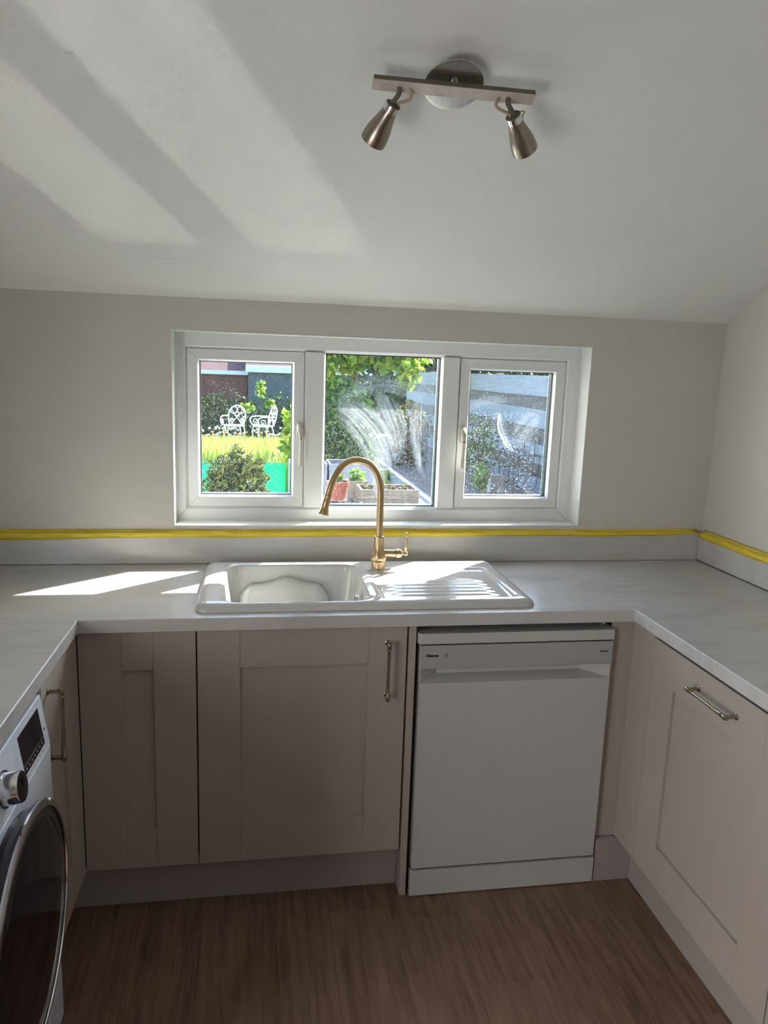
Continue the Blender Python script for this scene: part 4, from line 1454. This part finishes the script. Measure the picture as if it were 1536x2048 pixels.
def garden_chair(loc, rotz, label):
    t = thing('garden_chair', label, 'chair', loc, rotz, 'white scroll garden chairs')
    L = dict(local=True)
    seat = MB()
    rim = [(0.25 * math.cos(a), 0.235 * math.sin(a), 0.43) for a in np.linspace(0, 2 * PI, 33)[:-1]]
    seat.tube(rim, 0.016, 8, closed=True)
    st = seat.build('seat_rim', 'cast_white', t, **L)
    for i in range(7):
        x_ = -0.18 + i * 0.06
        y_ = 0.235 * math.sqrt(1 - (x_ / 0.25) ** 2)
        MB().box(x_ - 0.021, x_ + 0.021, -y_, y_, 0.424, 0.436).build('seat_slat', 'cast_white', st, **L)
    for sx, sy in ((-1, -1), (1, -1), (-1, 1), (1, 1)):
        pts = spline([(sx * 0.18, sy * 0.16, 0.43), (sx * 0.215, sy * 0.19, 0.30), (sx * 0.195, sy * 0.185, 0.14), (sx * 0.235, sy * 0.225, 0.0)], 5)
        MB().tube(pts, [0.017 - 0.006 * i / (len(pts) - 1) for i in range(len(pts))], 8).build('leg', 'cast_white', t, **L)
    # back: round-headed hoop with lattice, leaning back a little (back at +y)
    lean = lambda x_, z_: (x_, 0.215 + (z_ - 0.43) * 0.22, z_)
    hoop = [lean(-0.17, 0.43), lean(-0.215, 0.56)] + [lean(0.215 * math.cos(a), 0.68 + 0.225 * math.sin(a)) for a in np.linspace(PI, 0, 17)] + [lean(0.215, 0.56), lean(0.17, 0.43)]
    bk = MB().tube(hoop, 0.016, 8).build('backrest', 'cast_white', t, **L)
    for s_ in (-1, 1):
        ov = [lean(s_ * 0.088 + 0.088 * math.cos(a), 0.79 + 0.085 * math.sin(a)) for a in np.linspace(0, 2 * PI, 21)[:-1]]
        MB().tube(ov, 0.011, 6, closed=True).build('back_ring', 'cast_white', bk, **L)
        dg = spline([lean(s_ * -0.15, 0.83), lean(s_ * -0.06, 0.68), lean(s_ * 0.05, 0.56), lean(s_ * 0.13, 0.44)], 6)
        MB().tube(dg, 0.011, 6).build('back_bar', 'cast_white', bk, **L)
        sp = [lean(s_ * (0.125 + 0.055 * (1 - 0.7 * i / 17) * math.cos(0.4 + i / 17 * 8.5)), 0.535 + 0.055 * (1 - 0.7 * i / 17) * math.sin(0.4 + i / 17 * 8.5)) for i in range(18)]
        MB().tube(sp, 0.010, 6).build('back_scroll', 'cast_white', bk, **L)
        # arm: along, bending down at the front and curling into a scroll
        arm = spline([(s_ * 0.225, 0.265, 0.655), (s_ * 0.262, 0.12, 0.655), (s_ * 0.272, -0.10, 0.655), (s_ * 0.272, -0.20, 0.625), (s_ * 0.268, -0.225, 0.55), (s_ * 0.25, -0.17, 0.44)], 7)
        ar = MB().tube(arm, 0.015, 8).build('armrest', 'cast_white', t, **L)
        MB().tube(scroll((s_ * 0.262, -0.10, 0.53), 0.085, -2.2, 1.35, sgn=1), 0.011, 6).build('arm_scroll', 'cast_white', ar, **L)
    ri = [(0.06 * math.cos(a), lean(0, 0.70)[1], 0.70 + 0.05 * math.sin(a)) for a in np.linspace(0, 2 * PI, 17)[:-1]]
    MB().tube(ri, 0.010, 6, closed=True).build('back_rosette', 'cast_white', bk, **L)
    return t


garden_chair((-0.86, 16.4, lawn_z(16.4)), math.radians(-14), 'white scroll garden chair facing the house')
garden_chair((-0.16, 16.3, lawn_z(16.3)), math.radians(-68), 'white scroll garden chair turned sideways to the left')

# bright green sheet in front of the terrace
gs = MB()
n_ = 60
vs_ = []
for i in range(n_ + 1):
    u = i / n_
    x_ = -3.0 + 3.05 * u
    w_ = 0.02 * math.sin(u * 30) + 0.012 * math.sin(u * 71 + 1)
    zt = 0.555 + 0.012 * math.sin(u * 17)
    vs_ += [(x_, 5.75 + w_, -0.098), (x_, 5.77 + w_, 0.2), (x_, 5.80 + w_ * 0.5, zt)]
gs.add(vs_, [(i * 3 + j, (i + 1) * 3 + j, (i + 1) * 3 + j + 1, i * 3 + j + 1) for i in range(n_) for j in range(2)])
gs = gs.build('green_sheet', 'green_sheet')
gs.modifiers.new('solid', 'SOLIDIFY').thickness = 0.004
tag(gs, 'bright turquoise green plastic sheet in front of the lawn', 'sheet')

# rounded conifer
cf = thing('conifer_shrub', 'round bushy dark green conifer shrub in front of the green sheet', 'shrub', (-0.43, 4.0, -0.10))
leaves('foliage', 'leaf_conifer', cf, blob_pts((-0.43, 4.0, 0.50), (0.27, 0.25, 0.36), 5600, 0.35, 2), 0.026, 0, 2.8)
MB().lathe((-0.43, 4.0, -0.10), (0, 0, 1), [(0, 0.13), (0.02, 0.14), (0.28, 0.19), (0.29, 0.17)], 24).build('pot', 'pot_beige', cf)
MB().tube([(-0.43, 4.0, 0.1), (-0.42, 4.0, 0.6)], 0.02, 8).build('stem', 'bark', cf)

o = MB().ball((-0.47, 6.42, lawn_z(6.42) + 0.066), 0.066, 20, 14).build('ball', 'ball_pink')
tag(o, 'pink ball at the edge of the lawn above the conifer', 'ball')

# grey planter boxes behind the pots
for (a, b, lab) in ((0.055, 0.42, 'grey planter box beside the green sheet'), (0.44, 0.90, 'grey planter box behind the terracotta pot')):
    t = thing('planter_box', lab, 'planter', ((a + b) / 2, 4.9, -0.10))
    for (c0, c1, e0, e1) in ((a, b, 4.70, 4.72), (a, b, 5.08, 5.10), (a, a + 0.02, 4.7205, 5.0795), (b - 0.02, b, 4.7205, 5.0795)):
        box('side_board', 'planter_grey', t, c0, c1, e0, e1, -0.10, 0.68, 0.004)
    box('soil_fill', 'soil', t, a + 0.021, b - 0.021, 4.722, 5.078, -0.08, 0.64, 0)

# black garden table with pots
tb = thing('garden_table', 'low black plastic table carrying the pots outside the window', 'table', (0.45, 2.35, -0.10))
box('table_top', 'black_plastic', tb, 0.02, 0.90, 2.02, 2.72, 0.68, 0.705, 0.006, 3)
for (a, b) in ((0.06, 2.06), (0.86, 2.06), (0.06, 2.68), (0.86, 2.68)):
    box('leg', 'black_plastic', tb, a - 0.02, a + 0.02, b - 0.02, b + 0.02, -0.10, 0.6795, 0.003)


def potted(name, label, x_, y_, z_, r0, r1, h, mat, leafmat, lr, n, lsize):
    t = thing(name, label, 'plant pot', (x_, y_, z_))
    MB().lathe((x_, y_, z_), (0, 0, 1), [(0, r0), (h * 0.80, r1 * 0.93), (h * 0.80, r1 * 1.0), (h, r1 * 1.03), (h, r1 * 0.93), (h * 0.9, r1 * 0.9)], 28).build('pot', mat, t)
    MB().lathe((x_, y_, z_), (0, 0, 1), [(h * 0.88, r1 * 0.9), (h * 0.905, r1 * 0.9)], 24).build('soil', 'soil', t)
    leaves('foliage', leafmat, t, blob_pts((x_, y_, z_ + h + lr * 0.55), (lr, lr, lr * 0.8), n, 0.2), lsize, 0.2, 1.9)
    for k in range(4):
        MB().tube([(x_, y_, z_ + h * 0.85), (x_ + rng.normal() * lr * 0.4, y_ + rng.normal() * lr * 0.4, z_ + h + lr)], 0.003, 6).build('stem', 'leaf_fresh', t)
    return t


p1 = potted('potted_plant', 'small green seedling in a terracotta pot under the tap arch', 0.268, 2.22, 0.7505, 0.052, 0.074, 0.124, 'terracotta', 'leaf_fresh', 0.034, 34, 0.024)
MB().box(0.289, 0.301, 2.20, 2.204, 0.83, 0.935).build('wooden_tag', 'weathered_wood', p1)
MB().lathe((0.268, 2.22, 0.7505), (0, 0, 1), [(0, 0.055), (0.003, 0.066), (0.005, 0.066), (0.003, 0.053)], 24).build('saucer', 'cast_white', p1)
o = box('black_crate', 'black_plastic', None, 0.16, 0.36, 2.13, 2.33, 0.7055, 0.750, 0.006)
tag(o, 'small black upturned tray under the terracotta pot', 'tray')
p2 = potted('potted_plant', 'leafy white-flowered plant in a beige pot beside the wooden trough', 0.425, 2.52, 0.7055, 0.055, 0.072, 0.135, 'pot_beige', 'leaf_fresh', 0.06, 60, 0.026)
tr_ = thing('wooden_trough', 'weathered rectangular wooden planter trough on the table', 'planter', (0.55, 2.22, 0.7055))
for (a, b, c0, c1, z0, z1) in ((0.405, 0.785, 2.10, 2.116, 0.7055, 0.7745), (0.405, 0.785, 2.10, 2.116, 0.7755, 0.838), (0.405, 0.785, 2.334, 2.35, 0.7055, 0.838)):
    box('long_board', 'weathered_wood', tr_, a, b, c0, c1, z0, z1, 0.002)
for a in (0.405, 0.769):
    box('end_board', 'weathered_wood', tr_, a, a + 0.016, 2.1165, 2.3335, 0.7055, 0.838, 0.002)
box('soil_fill', 'soil', tr_, 0.422, 0.768, 2.117, 2.333, 0.706, 0.80, 0)
leaves('seedlings', 'leaf_dry', tr_, np.stack([rng.uniform(0.44, 0.74, 60), rng.uniform(2.14, 2.31, 60), rng.uniform(0.81, 0.86, 60)], 1), 0.022)
o = MB().add([(0.385, 2.085, 0.706), (0.425, 2.07, 0.706), (0.415, 2.088, 0.765), (0.38, 2.097, 0.745)], [(0, 1, 2, 3)]).build('paper_scrap', 'cast_white')
o.modifiers.new('solid', 'SOLIDIFY').thickness = 0.001
tag(o, 'white paper scrap leaning on the wooden trough', 'paper')


# assumed storage box, unseen, its glossy lid throwing the sun on to the ceiling
sb = thing('assumed_storage_box', 'assumed unseen low black storage box with a glossy lid under the window outside', 'storage box', (0.23, 0.8, -0.10))
box('body', 'black_plastic', sb, -0.50, 0.96, 0.44, 1.14, -0.10, 0.60, 0.004)
nl = Vector((0.156, -0.116, 1.213)).normalized()  # tilt chosen to send the reflected sun on to the ceiling
lid = MB().box(-0.76, 0.76, -0.36, 0.36, -0.01, 0.01).build('lid', 'gloss_lid', sb, 0.003, 2, local=True)
lid.location = Vector((0.24, 0.79, 0.755)) - Vector((0.23, 0.8, -0.10))
lid.rotation_euler = Vector((0, 0, 1)).rotation_difference(nl).to_euler()

# raised bed, fence and things along it
bed = MB().box(1.42, 2.70, 0.9, 12.0, -0.35, 0.38).build('raised_bed', 'gravel')
tag(bed, 'gravelly raised bed along the pale fence', 'flower bed', None, 'structure')
for (x_, y0, y1, z1, lab) in ((1.34, 0.9, 6.0, 0.40, 'grey timber sleeper edging the raised bed near the house'), (1.34, 6.03, 11.5, 0.40, 'grey timber sleeper edging the far end of the raised bed')):
    o = box('timber_sleeper', 'fence_paint', None, x_, x_ + 0.075, y0, y1, -0.10, z1, 0.006)
    tag(o, lab, 'sleeper')
fe = thing('garden_fence', 'pale blue-grey fence of wide horizontal boards', 'fence', (2.62, 5.5, -0.10))
FX = 2.60
levels = ((1.385, 1.60), (1.06, 1.255), (0.70, 0.90), (0.383, 0.56))
cuts = (0.9, 4.6, 8.3, 12.0)
for z0, z1 in levels:
    for a, b in zip(cuts[:-1], cuts[1:]):
        box('board', 'fence_paint', fe, FX, FX + 0.022, a + 0.004, b - 0.004, z0 + rng.normal() * 0.004, z1, 0.002)
for z0, z1 in ((1.22, 1.42), (0.86, 1.09), (0.52, 0.74)):
    for a, b in zip(cuts[:-1], cuts[1:]):
        box('rear_board', 'fence_dark', fe, FX + 0.0225, FX + 0.040, a + 0.004, b - 0.004, z0, z1, 0.002)
for y_ in (0.95, 2.8, 4.6, 6.45, 8.3, 10.1, 11.95):
    box('post', 'fence_dark', fe, FX + 0.0405, FX + 0.1205, y_ - 0.045, y_ + 0.045, -0.10, 1.62, 0.003)

# plants in the raised bed
def bush(name, label, c, r, n, mat, size, cat='shrub', stems=True, shell=0.3, elong=1.7, z0=None, lumps=3, group=None):
    z0 = c[2] - r[2] if z0 is None else z0
    t = thing(name, label, cat, (c[0], c[1], z0), 0, group)
    leaves('foliage', mat, t, blob_pts(c, r, n, shell, lumps), size, 0, elong)
    if stems:
        for k in range(5):
            MB().tube([(c[0], c[1], z0), (c[0] + rng.normal() * r[0] * 0.4, c[1] + rng.normal() * r[1] * 0.4, c[2] + r[2] * 0.5)], [0.012, 0.004], 6).build('stem', 'bark', t)
    return t


bush('grass_tuft', 'bright green grassy tuft low by the middle of the garden', (2.05, 5.75, 0.62), (0.12, 0.15, 0.20), 700, 'leaf_fresh', 0.018, 'plant', True, 0.2, 4.0, 0.38)
bush('garden_plant', 'loose green twiggy plant in front of the fence', (2.20, 5.45, 0.80), (0.24, 0.22, 0.36), 520, 'leaf_mid', 0.028, 'plant', True, 0.15, 1.9, 0.38)
bush('garden_plant', 'smaller green plant at the foot of the twiggy plant', (2.00, 4.75, 0.56), (0.10, 0.10, 0.16), 320, 'leaf_fresh', 0.022, 'plant', True, 0.15, 2.0, 0.38)


def wire_basket():
    x0, x1, y0, y1, zt = 2.36, 2.575, 4.62, 5.30, 0.80
    t = thing('wire_basket', 'black wire plant basket hooked on the fence', 'basket', (2.47, 4.96, 0.39))
    for z in (0.80, 0.60):
        MB().tube([(x0, y0, z), (x1, y0, z), (x1, y1, z), (x0, y1, z)], 0.006, 6, closed=True).build('ring_wire', 'wire_black', t)
    for k in range(5):
        y_ = y0 + (y1 - y0) * (0.04 + 0.92 * k / 4)
        MB().tube(spline([(x1, y_, 0.98 if k in (1, 3) else 0.80), (x1 - 0.005, y_, 0.70), (x1 - 0.03, y_, 0.47), (x0 + 0.03, y_, 0.46), (x0, y_, 0.60), (x0, y_, 0.80)], 4), 0.005, 6).build('rib_wire', 'wire_black', t)
    for y_ in (y0 + 0.126, y1 - 0.126):
        MB().tube([(x1, y_, 0.98), (x1 + 0.02, y_, 0.985), (x1 + 0.023, y_, 0.90)], 0.005, 6).build('hook', 'wire_black', t)


wire_basket()
t = thing('rectangular_pot', 'small brown pot with a pale front leaning in the raised bed', 'plant pot', (2.20, 4.95, 0.38))
MB().prism([(2.11, 4.85), (2.29, 4.85), (2.30, 5.05), (2.10, 5.05)], 2, 0.38, 0.56).build('pot', 'pot_beige', t, 0.004)
box('pot_label', 'cast_white', t, 2.105, 2.135, 4.838, 4.849, 0.39, 0.55, 0.001)

# shrubs seen through the middle pane
bush('leafy_shrub', 'dense dark green shrub behind the terracotta pot', (0.80, 6.6, 0.78), (0.36, 0.4, 0.78), 2600, 'leaf_mid', 0.05, 'shrub', True, 0.4, 1.6, -0.10)
bush('leafy_shrub', 'large-leaved bright green plant beside the grey planter box', (0.17, 5.55, 0.86), (0.17, 0.16, 0.38), 150, 'leaf_lime', 0.10, 'shrub', True, 0.3, 1.3, -0.10)
bush('dry_shrub', 'brownish half-dry shrub in front of the fence end', (1.72, 7.2, 0.75), (0.30, 0.35, 0.50), 1200, 'leaf_dry', 0.035, 'shrub', True, 0.3, 1.8, 0.38)
bush('leafy_shrub', 'green shrub growing behind the wooden trough', (0.75, 8.9, 0.60), (0.42, 0.4, 0.75), 1700, 'leaf_mid', 0.05, 'shrub', True, 0.4, 1.6, -0.10)

# tree hanging over the middle of the garden
tree = thing('leafy_tree', 'lime green leafy tree with branches hanging into the top of the middle pane', 'tree', (1.05, 8.0, -0.1))
P = [blob_pts((0.78, 7.4, 1.86), (0.55, 0.5, 0.34), 800, 0.2, 4), blob_pts((1.55, 7.5, 1.92), (0.55, 0.5, 0.36), 620, 0.2, 4), blob_pts((1.05, 8.0, 2.6), (1.2, 1.0, 0.8), 1500, 0.3, 4),
     blob_pts((0.60, 7.1, 1.50), (0.16, 0.2, 0.26), 110, 0.2), blob_pts((1.66, 7.1, 1.56), (0.15, 0.2, 0.22), 110, 0.2)]
leaves('foliage', 'leaf_lime', tree, np.concatenate(P), 0.10, 0.0, 1.25)
MB().tube(spline([(1.05, 8.2, -0.1), (1.02, 8.2, 0.8), (1.08, 8.1, 1.6), (1.05, 8.0, 2.6)], 5), [0.09 - 0.004 * i for i in range(16)], 10).build('trunk', 'bark', tree)
for e in ((0.5, 7.2, 1.75), (1.6, 7.2, 1.8), (0.9, 7.0, 2.0)):
    MB().tube(spline([(1.07, 8.1, 1.7), ((1.07 + e[0]) / 2, 7.7, 2.15), e], 6), 0.016, 6).build('branch', 'bark', tree)

# far buildings and hedge
b1 = thing('brown_shed', 'reddish brown shed with a pale gutter at the far end of the garden', 'shed', (-3.0, 23.0, -0.75))
box('wall', 'shed_brown', b1, -6.0, -0.62, 21.5, 25.0, -0.75, 1.34, 0)
box('gutter', 'fascia_white', b1, -6.0, -0.60, 21.30, 21.49, 1.34, 1.46, 0.01)
MB().prism([(21.30, 1.462), (25.2, 2.9), (25.2, 2.8), (21.5, 1.462)], 0, -6.1, -0.66).build('roof', 'roof_red', b1)
b2 = thing('grey_outbuilding', 'dark grey outbuilding with white fascia and red tiled roof', 'building', (1.5, 23.0, -0.75))
box('wall', 'building_grey', b2, -0.59, 6.0, 21.0, 25.0, -0.75, 1.48, 0)
box('fascia', 'fascia_white', b2, -0.66, 6.0, 20.80, 20.99, 1.44, 1.64, 0.01)
MB().prism([(20.80, 1.645), (25.2, 3.3), (25.2, 3.2), (21.0, 1.645)], 0, -0.66, 6.1).build('roof', 'roof_red', b2)
box('door', 'shed_brown', b2, 0.9, 1.7, 20.97, 20.999, -0.7, 1.3, 0)
hd = thing('border_hedge', 'dark shrubs along the foot of the far buildings', 'hedge', (0.0, 19.3, -0.75))
hp = [blob_pts((x_, 19.4 + 0.3 * rng.random(), 0.0), (0.6, 0.45, 0.7 + 0.35 * rng.random()), 420, 0.5, 3) for x_ in np.arange(-3.6, 5.0, 0.55)]
leaves('foliage', 'leaf_dark', hd, np.concatenate(hp), 0.075, 0, 1.5)
lb = thing('climbing_plant', 'pale green climber reaching up the grey outbuilding', 'plant', (-0.25, 18.6, -0.75))
leaves('foliage', 'leaf_lime', lb, np.concatenate([blob_pts((-0.22, 18.6, 1.02), (0.15, 0.1, 0.26), 60, 0.1), blob_pts((0.05, 18.6, 0.62), (0.20, 0.1, 0.14), 40, 0.1), blob_pts((-0.55, 18.6, 0.50), (0.22, 0.1, 0.14), 40, 0.1)]), 0.09, 0, 1.3)
for e in ((-0.22, 1.0), (0.05, 0.6), (-0.55, 0.5)):
    MB().tube(spline([(-0.25, 18.6, -0.75), ((-0.25 + e[0]) / 2 + 0.05, 18.6, e[1] * 0.5), (e[0], 18.6, e[1])], 5), 0.012, 6).build('stem', 'leaf_mid', lb)
bt = thing('boundary_trees', 'dense dark evergreen trees at the far garden boundary', 'trees', (7.0, 15.0, -0.5))
leaves('foliage', 'leaf_dark', bt, np.concatenate([blob_pts((x_, 14.5, 1.2), (1.0, 0.6, 1.7), 1500, 0.5, 3) for x_ in np.arange(3.0, 9.0, 1.0)]), 0.14, 0, 1.5)
for x_ in np.arange(3.0, 9.0, 1.0):
    MB().tube([(x_, 14.5, -0.4), (x_, 14.5, 1.6)], 0.09, 8).build('trunk', 'bark', bt)
